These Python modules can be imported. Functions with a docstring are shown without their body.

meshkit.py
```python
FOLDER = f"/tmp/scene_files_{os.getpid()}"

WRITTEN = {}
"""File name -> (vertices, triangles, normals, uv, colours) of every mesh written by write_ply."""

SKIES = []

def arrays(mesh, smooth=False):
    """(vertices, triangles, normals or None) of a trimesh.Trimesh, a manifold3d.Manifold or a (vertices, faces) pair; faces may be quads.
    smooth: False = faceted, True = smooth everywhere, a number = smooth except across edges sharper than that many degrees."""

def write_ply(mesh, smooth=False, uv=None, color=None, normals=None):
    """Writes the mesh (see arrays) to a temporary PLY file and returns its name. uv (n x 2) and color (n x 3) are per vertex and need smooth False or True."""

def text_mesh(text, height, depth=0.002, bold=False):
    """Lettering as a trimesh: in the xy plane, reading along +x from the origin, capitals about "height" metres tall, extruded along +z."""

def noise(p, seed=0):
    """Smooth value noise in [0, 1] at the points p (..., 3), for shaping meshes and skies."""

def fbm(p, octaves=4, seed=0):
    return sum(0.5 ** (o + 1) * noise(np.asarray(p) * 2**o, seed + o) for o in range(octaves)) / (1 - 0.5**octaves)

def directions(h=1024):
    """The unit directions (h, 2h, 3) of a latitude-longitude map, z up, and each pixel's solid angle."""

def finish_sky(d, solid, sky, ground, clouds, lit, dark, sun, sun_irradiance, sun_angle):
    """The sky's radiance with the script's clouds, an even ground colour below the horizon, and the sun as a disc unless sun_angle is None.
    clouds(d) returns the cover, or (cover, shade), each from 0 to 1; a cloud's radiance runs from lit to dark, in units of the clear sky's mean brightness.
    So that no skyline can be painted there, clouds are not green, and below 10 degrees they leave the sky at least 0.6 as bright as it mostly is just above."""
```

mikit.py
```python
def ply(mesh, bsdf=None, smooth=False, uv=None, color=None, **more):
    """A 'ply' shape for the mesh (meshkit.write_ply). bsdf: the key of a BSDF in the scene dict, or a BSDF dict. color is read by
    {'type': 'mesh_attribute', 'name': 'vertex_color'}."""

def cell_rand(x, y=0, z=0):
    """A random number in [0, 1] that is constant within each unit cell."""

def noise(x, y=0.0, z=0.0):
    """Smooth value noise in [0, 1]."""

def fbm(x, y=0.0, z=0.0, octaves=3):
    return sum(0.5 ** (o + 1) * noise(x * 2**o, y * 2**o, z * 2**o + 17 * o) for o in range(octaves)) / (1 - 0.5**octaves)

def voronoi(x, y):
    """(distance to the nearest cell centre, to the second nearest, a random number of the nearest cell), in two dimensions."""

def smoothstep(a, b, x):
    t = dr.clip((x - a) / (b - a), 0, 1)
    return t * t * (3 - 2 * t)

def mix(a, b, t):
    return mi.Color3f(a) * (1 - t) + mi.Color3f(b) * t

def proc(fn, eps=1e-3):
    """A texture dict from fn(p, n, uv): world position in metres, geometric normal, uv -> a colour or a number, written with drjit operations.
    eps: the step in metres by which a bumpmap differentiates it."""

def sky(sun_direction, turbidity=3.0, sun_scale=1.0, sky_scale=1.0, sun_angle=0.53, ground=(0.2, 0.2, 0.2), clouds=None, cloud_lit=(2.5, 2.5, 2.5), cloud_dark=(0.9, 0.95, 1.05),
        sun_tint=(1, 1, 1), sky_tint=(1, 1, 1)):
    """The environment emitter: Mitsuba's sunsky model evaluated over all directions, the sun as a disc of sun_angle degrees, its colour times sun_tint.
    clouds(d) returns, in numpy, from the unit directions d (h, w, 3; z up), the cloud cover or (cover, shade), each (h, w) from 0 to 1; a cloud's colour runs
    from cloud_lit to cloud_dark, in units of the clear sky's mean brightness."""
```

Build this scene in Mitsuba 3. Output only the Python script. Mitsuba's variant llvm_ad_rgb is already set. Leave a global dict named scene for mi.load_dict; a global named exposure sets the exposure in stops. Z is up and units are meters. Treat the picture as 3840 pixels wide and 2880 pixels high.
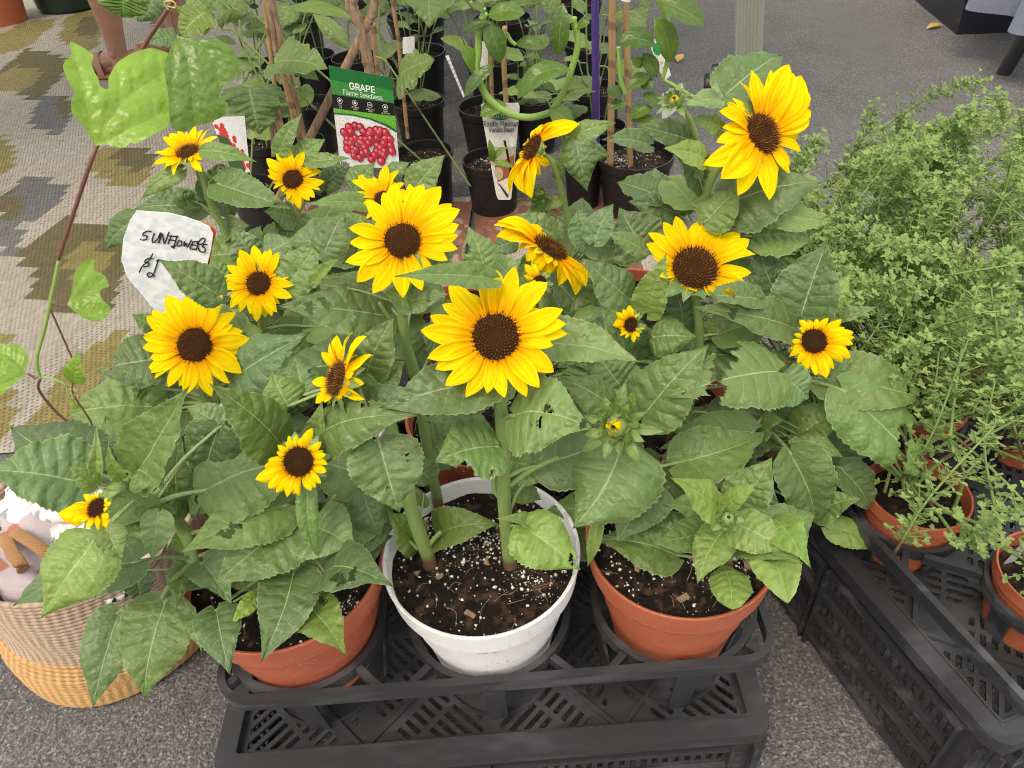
import math, numpy as np, trimesh, shapely, mitsuba as mi, mikit, meshkit
import drjit as dr
from shapely.geometry import Polygon, LineString, Point, box
from shapely.ops import unary_union
from shapely import affinity
from mikit import noise, fbm, voronoi, cell_rand, smoothstep, mix

# ------------------------------------------------------------------ camera, sky, exposure
CAM_EYE = (0, 0, 900)
CAM_FWD = [0.0, 0.76041, -0.64945]
CAM_UP = [0.07846, 0.64745, 0.75806]
CAM_FOV = 68.0

T4 = mi.ScalarTransform4f
V3 = lambda *a: np.array(a, float)
eye = np.array(CAM_EYE) / 1000
scene, labels = {}, {}
scene['camera'] = {'type': 'perspective', 'fov': CAM_FOV, 'fov_axis': 'x', 'near_clip': 0.02, 'far_clip': 200.0,
                   'to_world': T4().look_at(origin=eye.tolist(), target=(eye + np.array(CAM_FWD)).tolist(), up=CAM_UP)}
scene['sky'] = mikit.sky((-0.35, -0.55, 1.0), turbidity=3, sun_scale=0.28, sun_angle=24, clouds=lambda d: (1.0, 1 - (1 + 2 * np.clip(d[..., 2], 0, 1)) / 3), cloud_lit=(3.75, 3.72, 3.6), cloud_dark=(1.15, 1.16, 1.16))
exposure = 2.42

# ------------------------------------------------------------------ tables (metres * 1000, surveyed positions)
BUDS = [
 ('G',(75,405,505),np.float64(11.7),(-0.365,-0.723,0.587),1),
 ('F',(162,380,418),np.float64(7.2),(0.032,-0.432,0.901),0),
 ('J',(147,600,670),np.float64(6.3),(-0.277,-0.477,0.834),1),
 ('L',(47,780,508),np.float64(7.9),(0.051,-0.156,0.986),0),
 ('B',(-284,390,507),np.float64(8.0),(0.247,-0.306,0.919),0),
 ('N',(-292,780,564),np.float64(7.5),(0.247,-0.306,0.919),0),
 ('H',(235,560,437),np.float64(9.0),(0.146,-0.305,0.941),0),
 ('N',(-340,790,535),np.float64(6.1),(-0.057,-0.15,0.987),0),
]
BRANCHES = [
 ('J',4,[(192,620,595),(181,620,609),(161,600,654),(149,600,668)]),
 ('L',4,[(75,780,465),(57,780,482),(48,780,504)]),
 ('C',4,[(-9,430,421),(12,430,439),(33,430,450)]),
 ('C',3,[(-14,430,378),(-3,430,410),(3,430,421)]),
 ('C',3,[(-16,430,333),(0,410,377)]),
 ('C',4,[(-18,430,407),(-22,430,420),(-18,430,454)]),
 ('D',4,[(-91,440,334),(-80,440,349),(-75,440,355)]),
 ('D',3,[(-99,440,333),(-108,450,335)]),
 ('D',4,[(-99,440,367),(-92,440,409),(-90,440,438)]),
 ('H',5,[(253,560,339),(270,530,337),(270,510,344)]),
 ('H',5,[(256,560,299),(271,540,313),(278,530,343)]),
 ('H',4,[(253,560,295),(236,560,294),(228,560,275)]),
 ('H',3,[(217,560,299),(231,560,278)]),
 ('B',4,[(-292,420,364),(-304,400,366),(-318,390,350)]),
 ('A',3,[(-208,430,327),(-195,430,330),(-178,410,349)]),
 ('A',3,[(-212,430,335),(-229,430,320),(-227,410,341)]),
 ('A',4,[(-211,430,335),(-208,410,329),(-211,400,320)]),
 ('A',3,[(-303,430,300),(-315,410,299)]),
 ('A',3,[(-181,430,385),(-167,430,409),(-154,430,427)]),
 ('G',4,[(119,470,320),(130,470,346),(139,470,358)]),
 ('G',6,[(103,470,408),(91,440,451),(80,415,484)]),
 ('Q',3,[(-103,620,436),(-89,620,468)]),
 ('E',4,[(-86,510,518),(-92,510,535),(-101,510,561)]),
]
POTS = [
 (-227,444,324,95,0),
 (-41,440,324,92.5,1),
 (145,437,324,88,0),
 (-232,640,322,90,1),
 (-34,636,322,90,0),
 (152,632,322,90,0),
 (-40,820,322,90,0),
 (-245,825,322,90,0),
 (160,818,322,90,0),
]
VINE = [
 (1.33,[(-178,510,800),(-186,510,790),(-202,515,776),(-219,520,761),(-240,510,737),(-245,464,721),(-268,460,690),(-299,460,649)]),
 (1.38,[(-299,460,648),(-315,460,623),(-331,460,598),(-345,460,578),(-352,460,567),(-356,460,556),(-357,460,550)]),
 (1.07,[(-357,460,550),(-363,460,541),(-363,460,528),(-360,460,513),(-353,460,498),(-345,460,482),(-335,460,460),(-330,460,440),(-322,460,421),(-320,460,405),(-307,440,410),(-311,440,389),(-320,440,368),(-336,440,345),(-354,440,328)]),
 (0.85,[(-356,460,551),(-348,460,548),(-342,460,542),(-343,460,534),(-344,460,525),(-341,460,517)]),
 (0.72,[(-322,460,610),(-324,460,587),(-326,460,564),(-327,460,555),(-336,460,542),(-340,460,531),(-339,460,514),(-339,460,499),(-342,460,481)]),
 (0.77,[(-356,460,551),(-361,460,551),(-364,460,555)]),
 (0.66,[(-319,460,615),(-314,460,613),(-309,460,612)]),
 (0.56,[(-171,460,796),(-172,460,791),(-172,460,784)]),
 (0.51,[(-172,460,796),(-173,460,800),(-168,460,800),(-168,460,797),(-172,460,798)]),
 (0.54,[(-343,460,534),(-339,460,531),(-344,460,528),(-341,460,537),(-336,460,535),(-339,460,541)]),
]
VINELEAVES = [
 (0.6,[((-334,460,542),(-319,460,571),16,0.15)]),
 (0.6,[((-345,460,525),(-341,460,517),5,0.15)]),
 (0.2,[((-294,700,756),(-301,700,739),39,0.1)]),
]
SIGN = [
 (-336,660,584),
 (-324,660,582),
 (-307,660,579),
 (-294,660,574),
 (-283,660,568),
 (-275,660,562),
 (-274,660,554),
 (-281,660,538),
 (-298,660,507),
 (-324,660,476),
 (-352,660,434),
 (-362,660,435),
 (-357,660,455),
 (-360,660,473),
 (-365,660,492),
 (-372,660,514),
 (-370,660,534),
 (-359,660,557),
 (-345,660,576),
]
SIGNB = [
 (-337,664,574),
 (-281,664,564),
 (-276,664,560),
 (-273,664,557),
 (-273,664,552),
 (-282,664,536),
 (-295,664,508),
 (-315,664,484),
 (-354,664,487),
]
STROKES = [
 [(-330,659,562),(-333,659,563),(-338,659,561),(-339,659,559),(-336,659,558),(-337,659,555),(-341,659,554),(-343,659,555)],
 [(-328,659,560),(-332,659,554),(-333,659,551),(-331,659,551),(-326,659,555),(-322,659,560),(-326,658,552),(-328,659,550)],
 [(-327,659,550),(-321,659,559),(-322,659,552),(-322,659,549),(-314,659,560)],
 [(-313,659,556),(-319,659,548)],
 [(-315,659,556),(-307,659,555)],
 [(-317,659,552),(-312,659,551)],
 [(-308,659,555),(-315,659,544),(-315,659,543),(-317,659,545),(-313,659,545)],
 [(-307,659,551),(-310,659,548),(-311,659,545),(-308,659,545),(-306,659,547),(-306,659,550)],
 [(-303,659,549),(-305,659,544),(-302,659,547),(-302,659,543),(-296,659,550)],
 [(-295,659,548),(-300,659,541),(-295,659,540)],
 [(-295,659,548),(-291,659,548)],
 [(-297,659,545),(-294,659,544)],
 [(-290,659,547),(-295,659,539)],
 [(-292,659,546),(-285,659,551),(-283,659,549),(-287,659,545),(-292,659,544),(-292,659,538)],
 [(-283,659,544),(-286,659,544),(-288,659,542),(-286,659,540),(-288,659,536),(-292,659,537)],
 [(-337,658,539),(-343,659,532),(-351,659,527),(-357,658,520)],
 [(-339,659,533),(-343,659,534),(-347,659,532),(-348,659,530),(-345,659,529),(-346,659,526),(-351,659,525)],
 [(-334,659,532),(-338,659,526),(-345,659,516),(-350,659,513),(-351,659,516),(-349,659,518),(-346,659,517),(-345,659,513)],
 [(-333,658,531),(-334,659,532),(-336,659,531)],
 [(-334,659,532),(-328,659,527),(-315,659,528)],
]
VANILLA = [
 (6.18,[(5,1500,516),(-5,1500,500),(-11,1500,482),(-14,1500,448),(-21,1500,417),(-17,1500,396),(-9,1500,372),(5,1500,351),(22,1500,335),(41,1500,324),(59,1500,318),(81,1500,315),(103,1500,318),(119,1500,322)]),
 (5.68,[(119,1500,322),(132,1500,339),(145,1500,360),(156,1500,383),(162,1500,403),(170,1500,426),(174,1500,448),(173,1500,468),(167,1500,485),(167,1500,496)]),
 (3.83,[(317,1500,520),(324,1500,509),(340,1500,483),(347,1500,458),(348,1500,430),(346,1500,395),(340,1500,372)]),
 (3.39,[(340,1500,370),(365,1500,355),(411,1500,326)]),
 (3.98,[(252,1500,437),(255,1500,402),(259,1500,372),(268,1500,347)]),
 (3.24,[(41,1500,478),(49,1500,463),(57,1500,456)]),
 (2.86,[(-21,1500,536),(-13,1500,525),(6,1500,521)]),
]
VANLEAVES = [
 ((9,1500,511),(77,1490,513),43,0.1,0.12),
 ((2,1500,503),(25,1490,428),43,-0.1,0.12),
 ((-19,1500,417),(-45,1490,466),35,0.4,0.12),
 ((158,1480,409),(54,1460,369),45,0.0,0.3),
 ((57,1500,456),(112,1490,448),31,0.0,0.12),
 ((116,1480,338),(161,1470,304),46,0.4,0.12),
 ((15,1500,422),(-47,1490,370),28,-0.2,0.12),
 ((33,1510,340),(-21,1500,326),37,0.3,0.12),
 ((6,1500,518),(-21,1490,533),20,0.3,0.12),
 ((167,1500,493),(144,1490,493),23,0.4,0.12),
 ((170,1500,478),(196,1490,488),20,0.3,0.12),
 ((147,1500,521),(136,1490,432),37,0.0,0.12),
 ((249,1480,450),(315,1470,444),48,-0.1,0.12),
 ((319,1500,485),(350,1490,404),44,0.5,0.12),
 ((310,1470,522),(396,1440,481),53,0.2,0.12),
 ((315,1500,380),(269,1490,360),31,0.1,0.12),
 ((273,1500,329),(234,1490,325),23,0.1,0.12),
 ((277,1500,302),(322,1490,318),32,0.0,0.12),
 ((282,1500,415),(296,1490,399),24,0.3,0.12),
 ((299,1500,422),(327,1490,379),33,0.0,0.12),
 ((303,1500,344),(337,1490,320),28,0.0,0.12),
 ((281,1500,292),(343,1490,282),25,0.3,0.12),
 ((314,1500,380),(301,1490,357),34,-0.2,0.12),
 ((50,1500,376),(105,1490,396),24,0.1,0.12),
 ((99,1500,381),(128,1490,364),18,0.1,0.12),
 ((-40,1500,489),(10,1490,502),23,-0.3,0.12),
 ((232,1500,362),(258,1490,345),28,-0.2,0.12),
]
SPROUT = [
 ((-4,1440,256),(-7,1430,306),14,0.6,0.12),
 ((-3,1440,257),(27,1430,287),16,0.6,0.12),
 ((-4,1420,265),(36,1410,255),14,0.6,0.12),
 ((-4,1420,265),(-4,1410,292),15,0.5,0.12),
]
BPOTS = [
 ((-223,2541,150),95),
 ((-197,2109,150),72),
 ((-169,1765,150),70),
 ((-500,2162,150),61),
 ((-8,1717,140),68),
 ((-6,2033,150),80),
 ((124,2063,150),62),
 ((28,2432,150),94),
 ((65,2852,150),103),
 ((326,1658,150),88),
 ((294,2098,150),71),
 ((328,2497,150),81),
 ((-565,2594,150),76),
 ((-243,2979,150),108),
 ((-492,1888,150),66),
 ((-419,2542,150),75),
 ((-413,2155,150),61),
 ((-681,3041,150),87),
 ((274,1836,150),58),
 ((-356,1814,150),58),
 ((209,1698,150),48),
 ((-772,3811,150),105),
 ((-483,3714,150),103),
 ((-206,3621,150),107),
 ((93,3549,150),105),
 ((347,2998,150),91),
 ((-636,2192,150),60),
 ((-596,1909,150),58),
 ((-691,2546,150),68),
 ((-562,1653,150),54),
 ((-672,2978,150),77),
]
STAKES = [
 (9,0,[(-437,1700,538),(-451,1700,437),(-460,1700,373),(-465,1700,326)]),
 (9,0,[(-419,1620,421),(-416,1620,377),(-412,1620,309)]),
 (8,0,[(-415,1500,388),(-422,1500,339),(-430,1500,288)]),
 (14,1,[(-416,1660,546),(-427,1660,471),(-432,1660,432)]),
 (10,1,[(-431,1500,365),(-441,1500,308),(-448,1500,276)]),
 (28,1,[(-239,1600,389),(-240,1600,420),(-240,1600,462),(-242,1600,494),(-251,1600,514),(-246,1600,547)]),
 (22,1,[(-236,1600,473),(-220,1600,495),(-206,1600,522),(-199,1600,544)]),
 (9,0,[(-234,1680,362),(-231,1680,420),(-226,1680,466)]),
 (9,0,[(-206,1900,328),(-203,1900,395),(-205,1900,475)]),
 (10,0,[(34,1600,317),(35,1600,393),(41,1600,462)]),
 (8,0,[(6,1630,315),(8,1630,386),(10,1630,441)]),
 (14,2,[(260,1620,244),(259,1620,370),(257,1620,507)]),
 (12,0,[(305,1640,214),(295,1640,361),(285,1640,500)]),
 (5,3,[(-247,1900,342),(-246,1900,391),(-235,1900,444)]),
 (6,3,[(322,1900,239),(320,1900,349),(317,1900,408)]),
 (5,3,[(-474,1620,413),(-479,1620,441),(-481,1620,477),(-476,1620,506)]),
 (5,3,[(-480,1620,471),(-496,1620,490),(-517,1620,493)]),
 (5,3,[(-464,1750,464),(-481,1750,484),(-490,1750,500)]),
 (6,3,[(-531,2100,394),(-518,2100,415),(-520,2100,451)]),
 (4,3,[(-182,1600,375),(-203,1600,414),(-223,1600,425)]),
]
POLE = [
 (242,1720,187),
 (236,1720,485),
]
LEG = [
 (469,1280,138),
 (419,1280,578),
]
GRAPELEAVES = [
 ((-410,1580,436),(-305,1520,432),102,0.1,0.1),
 ((-413,1600,427),(-340,1580,393),47,0.5,0.1),
 ((-458,1500,415),(-453,1470,335),120,-0.15,0.1),
 ((-173,1550,401),(-98,1510,437),99,0.05,0.1),
 ((-505,1200,650),(-498,1180,629),73,0.1,0.1),
 ((-465,1400,576),(-509,1380,545),74,0.4,0.1),
 ((-449,1450,572),(-407,1430,559),71,0.3,0.1),
 ((-513,1500,567),(-507,1480,519),62,0.1,0.1),
 ((-568,1500,594),(-614,1480,550),72,-0.2,0.1),
 ((-525,1400,538),(-567,1380,539),43,-0.2,0.1),
 ((-418,1400,606),(-446,1380,584),65,0.2,0.1),
]
BACKLEAVES = [
 ((-437,1900,459),(-463,1880,416),61,0.1,0.12),
 ((-367,1800,463),(-300,1780,392),44,0.1,0.12),
 ((-449,1900,453),(-294,1880,424),39,0.2,0.12),
 ((-116,1900,469),(-122,1820,409),107,0.1,0.12),
 ((-239,2000,447),(-257,1980,401),49,0.0,0.12),
 ((-180,2000,415),(-189,1980,448),38,0.2,0.12),
 ((39,1900,444),(-20,1880,437),32,0.2,0.12),
 ((122,2000,358),(113,1980,357),27,0.0,0.12),
 ((153,2000,359),(159,1980,357),31,0.0,0.12),
 ((74,2100,379),(129,2080,377),48,0.1,0.12),
 ((-478,1900,425),(-442,1880,380),65,-0.2,0.12),
 ((-405,2000,459),(-357,1980,426),75,0.1,0.12),
 ((-328,2000,433),(-312,1980,388),45,0.1,0.12),
 ((181,2000,417),(156,1980,378),49,0.1,0.12),
 ((-105,2100,422),(-78,2080,381),59,0.1,0.12),
 ((150,2200,372),(113,2180,342),62,0,0.12),
 ((352,1900,395),(372,1880,364),55,0.3,0.12),
 ((389,2000,388),(401,1980,371),34,0.2,0.12),
 ((170,2100,335),(153,2080,375),49,0,0.12),
 ((123,1900,353),(141,1880,329),41,0,0.12),
 ((-438,1900,412),(-417,1880,409),44,0.2,0.12),
 ((-227,2200,396),(-171,2180,374),66,0,0.12),
 ((-70,2200,392),(-40,2180,360),58,0,0.12),
 ((-311,2200,409),(-265,2180,381),66,0,0.12),
 ((-384,2200,415),(-427,2180,392),66,0.1,0.12),
 ((5,2200,387),(43,2180,358),58,0.1,0.12),
]
TAGS = {
 'grape': [(-303,1520,439),(-186,1520,407),(-200,1520,221),(-322,1520,236)],
 'vanilla': [(-20,1530,337),(61,1530,331),(30,1530,124),(-1,1530,127)],
 'white1': [(-187,1850,388),(-160,1850,388),(-165,1850,352),(-193,1850,351)],
 'white2': [(-10,1600,438),(6,1600,437),(2,1600,386),(-14,1600,388)],
 'strip': [(-77,1500,446),(-71,1500,447),(-48,1500,369),(-51,1500,364)],
 'grow1': [(333,1620,406),(354,1620,414),(385,1620,335),(370,1620,323)],
 'grow2': [(364,1600,304),(405,1600,324),(420,1600,286),(368,1600,243)],
 'white3': [(269,1600,505),(295,1600,503),(288,1600,488),(271,1600,492)],
 'redtag': [(-498,1360,416),(-437,1360,413),(-457,1360,308),(-490,1360,310)],
}
BLADES = [
 (0.75,(0.366,-0.694,0.621),[(-242,460,724),(-245,463,729),(-249,467,735),(-252,468,738),(-252,472,743),(-250,476,746),(-252,479,751),(-254,483,756),(-255,486,760),(-253,490,764),(-251,493,766),(-251,496,769),(-252,498,772),(-251,500,773),(-249,500,772),(-245,499,769),(-242,498,766),(-240,497,764),(-241,493,760),(-240,490,756),(-238,487,751),(-237,484,748),(-234,484,746),(-233,486,748),(-233,489,751),(-231,494,755),(-228,499,759),(-222,505,762),(-216,509,763),(-210,512,763),(-203,513,760),(-198,513,757),(-195,511,753),(-194,508,749),(-195,505,747),(-194,504,744),(-195,498,739),(-200,493,736),(-201,490,732),(-202,484,726),(-204,479,722),(-209,475,720),(-215,470,719),(-221,466,718),(-224,466,719),(-227,463,718),(-231,462,720),(-237,462,723),(-240,461,724)],[[(-242,460,724),(-245,478,746),(-250,498,771)],[(-242,460,724),(-226,482,739),(-196,510,753)],[(-242,460,724),(-223,472,726),(-203,486,730)]]),
 (0.2,(0.303,-0.81,0.502),[(-183,490,775),(-186,486,771),(-188,484,768),(-192,477,760),(-192,470,748),(-193,464,739),(-193,461,734),(-192,459,731),(-186,460,729),(-180,463,731),(-173,466,731),(-164,470,733),(-162,474,737),(-162,476,740),(-165,476,742),(-162,480,746),(-157,483,748),(-154,486,751),(-152,489,755),(-153,493,762),(-158,494,766),(-162,494,770),(-169,492,771),(-176,491,772)],[[(-183,490,775),(-179,482,760),(-180,464,731)],[(-183,490,775),(-168,489,765),(-163,478,743)],[(-183,490,775),(-187,481,763),(-190,469,745)]]),
 (0.7,(0.394,-0.587,0.708),[(-309,460,613),(-307,465,616),(-306,473,622),(-305,480,627),(-300,488,631),(-294,491,631),(-294,489,628),(-294,485,625),(-289,484,621),(-286,481,618),(-285,477,614),(-288,475,614),(-290,472,612),(-288,468,608),(-284,466,604),(-284,463,602),(-286,459,600),(-290,456,599),(-294,455,600),(-300,455,604),(-304,457,608)],[[(-309,460,613),(-301,468,615),(-289,479,618)],[(-309,460,613),(-302,476,622),(-295,490,630)],[(-309,460,613),(-297,459,606),(-286,462,602)]]),
 (0.65,(0.394,-0.499,0.772),[(-364,460,555),(-367,461,557),(-364,466,559),(-364,469,561),(-367,474,566),(-373,477,570),(-377,474,571),(-383,474,574),(-388,468,572),(-385,459,565),(-387,448,559),(-383,441,552),(-379,440,550),(-374,447,552),(-368,455,554)],[[(-364,460,555),(-373,466,564),(-385,470,572)],[(-364,460,555),(-374,451,555),(-382,444,554)]]),
]
RUGBLOBS = [
 (-2.068,3.722,0.055,0.226,0.094,-0.169,0),
 (-1.809,3.749,0.065,0.119,0.139,-0.293,0),
 (-1.788,3.768,0.046,0.045,0.069,-0.156,1),
 (-1.78,3.152,0.124,0.068,0.13,-0.264,1),
 (-1.807,3.086,0.082,0.044,0.072,-0.141,0),
 (-1.502,2.656,0.041,0.084,0.087,-0.153,2),
 (-1.477,2.708,0.029,0.009,0.05,-0.108,1),
 (-1.517,2.326,0.048,-0.009,0.061,-0.133,0),
 (-1.104,2.172,0.129,-0.085,0.031,-0.134,0),
 (-1.073,2.221,0.079,-0.029,0.025,-0.085,1),
 (-1.282,1.983,0.069,0.063,0.07,-0.12,2),
 (-1.329,1.955,0.051,-0.008,0.039,-0.085,1),
 (-1.07,1.721,0.108,0.05,0.064,-0.123,1),
 (-0.991,1.584,0.062,0.142,0.114,-0.159,1),
 (-0.986,1.611,0.039,0.043,0.045,-0.075,0),
 (-0.816,1.157,0.063,-0.058,-0.02,-0.141,0),
 (-0.756,1.127,0.031,-0.018,0.008,-0.071,2),
 (-1.06,1.318,0.024,-0.003,0.018,-0.04,0),
 (-0.951,1.096,0.032,-0.014,0.028,-0.099,0),
 (-1.385,3.807,0.155,-0.043,0.094,-0.334,1),
 (-0.832,1.028,0.044,-0.027,0.006,-0.072,0),
 (-1.25,1.779,0.028,0.023,0.059,-0.096,2),
]
RUGDIR = [
 0.236,
 0.972,
]
RUGEDGE = [
 (-898,969,0),
 (-802,970,0),
 (-639,992,0),
 (-576,1033,0),
]
HERBPOTS = [
 (426,523,258),
 (514,414,250),
 (394,678,250),
 (571,665,250),
 (524,763,250),
]
HERBTIPS = [
 (590,1133,437),
 (617,1094,435),
 (451,800,515),
 (684,1032,500),
 (685,1005,489),
 (698,965,481),
 (425,963,439),
 (465,1027,436),
 (340,804,465),
 (348,757,392),
 (329,748,393),
 (598,919,451),
 (549,902,478),
 (586,891,518),
 (678,955,468),
 (457,894,443),
 (415,802,511),
 (379,804,432),
 (408,398,375),
 (435,398,335),
 (378,354,444),
 (373,361,405),
 (357,820,399),
 (291,726,481),
 (510,803,444),
 (302,695,464),
 (570,831,455),
 (395,634,432),
 (611,930,513),
 (527,811,447),
 (480,721,401),
 (365,736,469),
 (639,818,406),
 (390,765,454),
 (525,626,418),
 (522,841,453),
 (501,778,483),
 (425,489,440),
 (440,575,483),
 (471,658,475),
 (586,789,497),
 (591,803,513),
 (394,613,412),
 (408,721,429),
 (674,802,404),
 (668,897,464),
 (674,845,412),
 (578,658,406),
 (597,735,442),
 (553,690,436),
 (390,681,474),
 (495,761,449),
 (385,547,438),
 (536,662,380),
 (425,597,455),
 (512,762,486),
 (445,584,357),
 (388,690,425),
 (649,850,481),
 (616,871,423),
 (446,576,462),
 (405,584,486),
 (545,749,487),
 (367,746,464),
 (457,840,495),
 (323,624,486),
 (573,717,506),
 (467,726,429),
 (578,666,462),
 (610,718,402),
 (385,659,490),
 (379,896,412),
 (472,688,419),
 (322,690,451),
 (597,844,430),
 (508,832,451),
 (363,725,429),
 (434,490,417),
 (371,756,453),
 (401,653,479),
 (379,650,452),
 (307,701,470),
 (612,668,383),
 (404,544,434),
 (364,698,494),
 (580,657,395),
 (484,591,464),
 (365,700,479),
 (600,739,403),
 (574,833,476),
 (611,901,446),
 (381,606,408),
 (459,695,506),
 (470,518,414),
 (393,545,407),
 (378,728,484),
 (580,898,455),
 (583,884,423),
 (428,543,477),
 (605,690,406),
 (298,685,490),
 (417,630,494),
 (443,496,393),
 (594,678,398),
 (395,604,420),
 (488,577,428),
 (482,770,489),
 (404,514,469),
 (365,787,423),
 (422,727,392),
 (332,575,482),
 (549,950,413),
 (497,819,516),
 (502,609,483),
 (495,623,485),
 (570,996,463),
 (454,616,390),
 (601,734,464),
 (542,933,462),
 (411,707,471),
 (493,505,360),
 (448,600,422),
 (456,578,478),
 (510,518,418),
 (466,539,470),
 (595,926,499),
 (744,959,432),
 (613,794,477),
 (622,756,417),
 (573,699,396),
 (573,654,455),
 (549,1041,420),
 (462,758,399),
 (374,705,432),
 (491,613,388),
 (490,641,459),
 (551,941,445),
 (603,747,423),
 (453,868,470),
 (385,617,432),
 (451,634,479),
 (521,586,470),
 (382,597,483),
 (613,1078,435),
 (420,701,390),
 (491,928,498),
 (703,910,459),
 (564,727,397),
 (428,667,445),
 (449,677,420),
 (486,508,364),
 (640,962,492),
 (508,758,482),
 (400,671,409),
 (539,791,477),
 (539,619,397),
 (339,777,499),
 (620,811,449),
 (429,564,413),
 (428,610,384),
 (585,855,460),
 (567,701,421),
 (524,883,500),
 (390,715,402),
 (498,636,441),
 (483,638,424),
 (433,813,508),
 (322,767,470),
 (359,694,451),
 (555,597,382),
 (407,924,421),
 (335,686,454),
 (403,443,434),
 (448,656,384),
 (515,747,443),
 (402,676,425),
 (415,918,411),
 (461,554,431),
 (647,877,463),
 (520,590,424),
 (445,475,435),
 (411,622,447),
 (447,862,432),
 (439,517,466),
 (378,533,464),
]
GROUNDPTS = {
 'terracotta': (-2232,3862,0),
 'greenpot': (-2039,3989,0),
 'foot': [(-1366,3003,0),(-1592,3020,0),(-1334,3463,0)],
 'box': [(1662,2758,0),(1744,3201,0),(1886,2730,0),(1999,2747,0)],
 'tableleg': (1612,2361,0),
 'yleaf1': (1623,2842,0),
 'yleaf2': (671,2721,0),
 'cloth': [(1031,1677,420),(1006,1456,420)],
}
STRAPS = [
 [(-614,604,208),(-590,589,228),(-560,569,234),(-541,558,224),(-552,572,198)],
 [(-625,605,208),(-592,574,230),(-573,552,233),(-564,543,226),(-579,555,198)],
]
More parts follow.
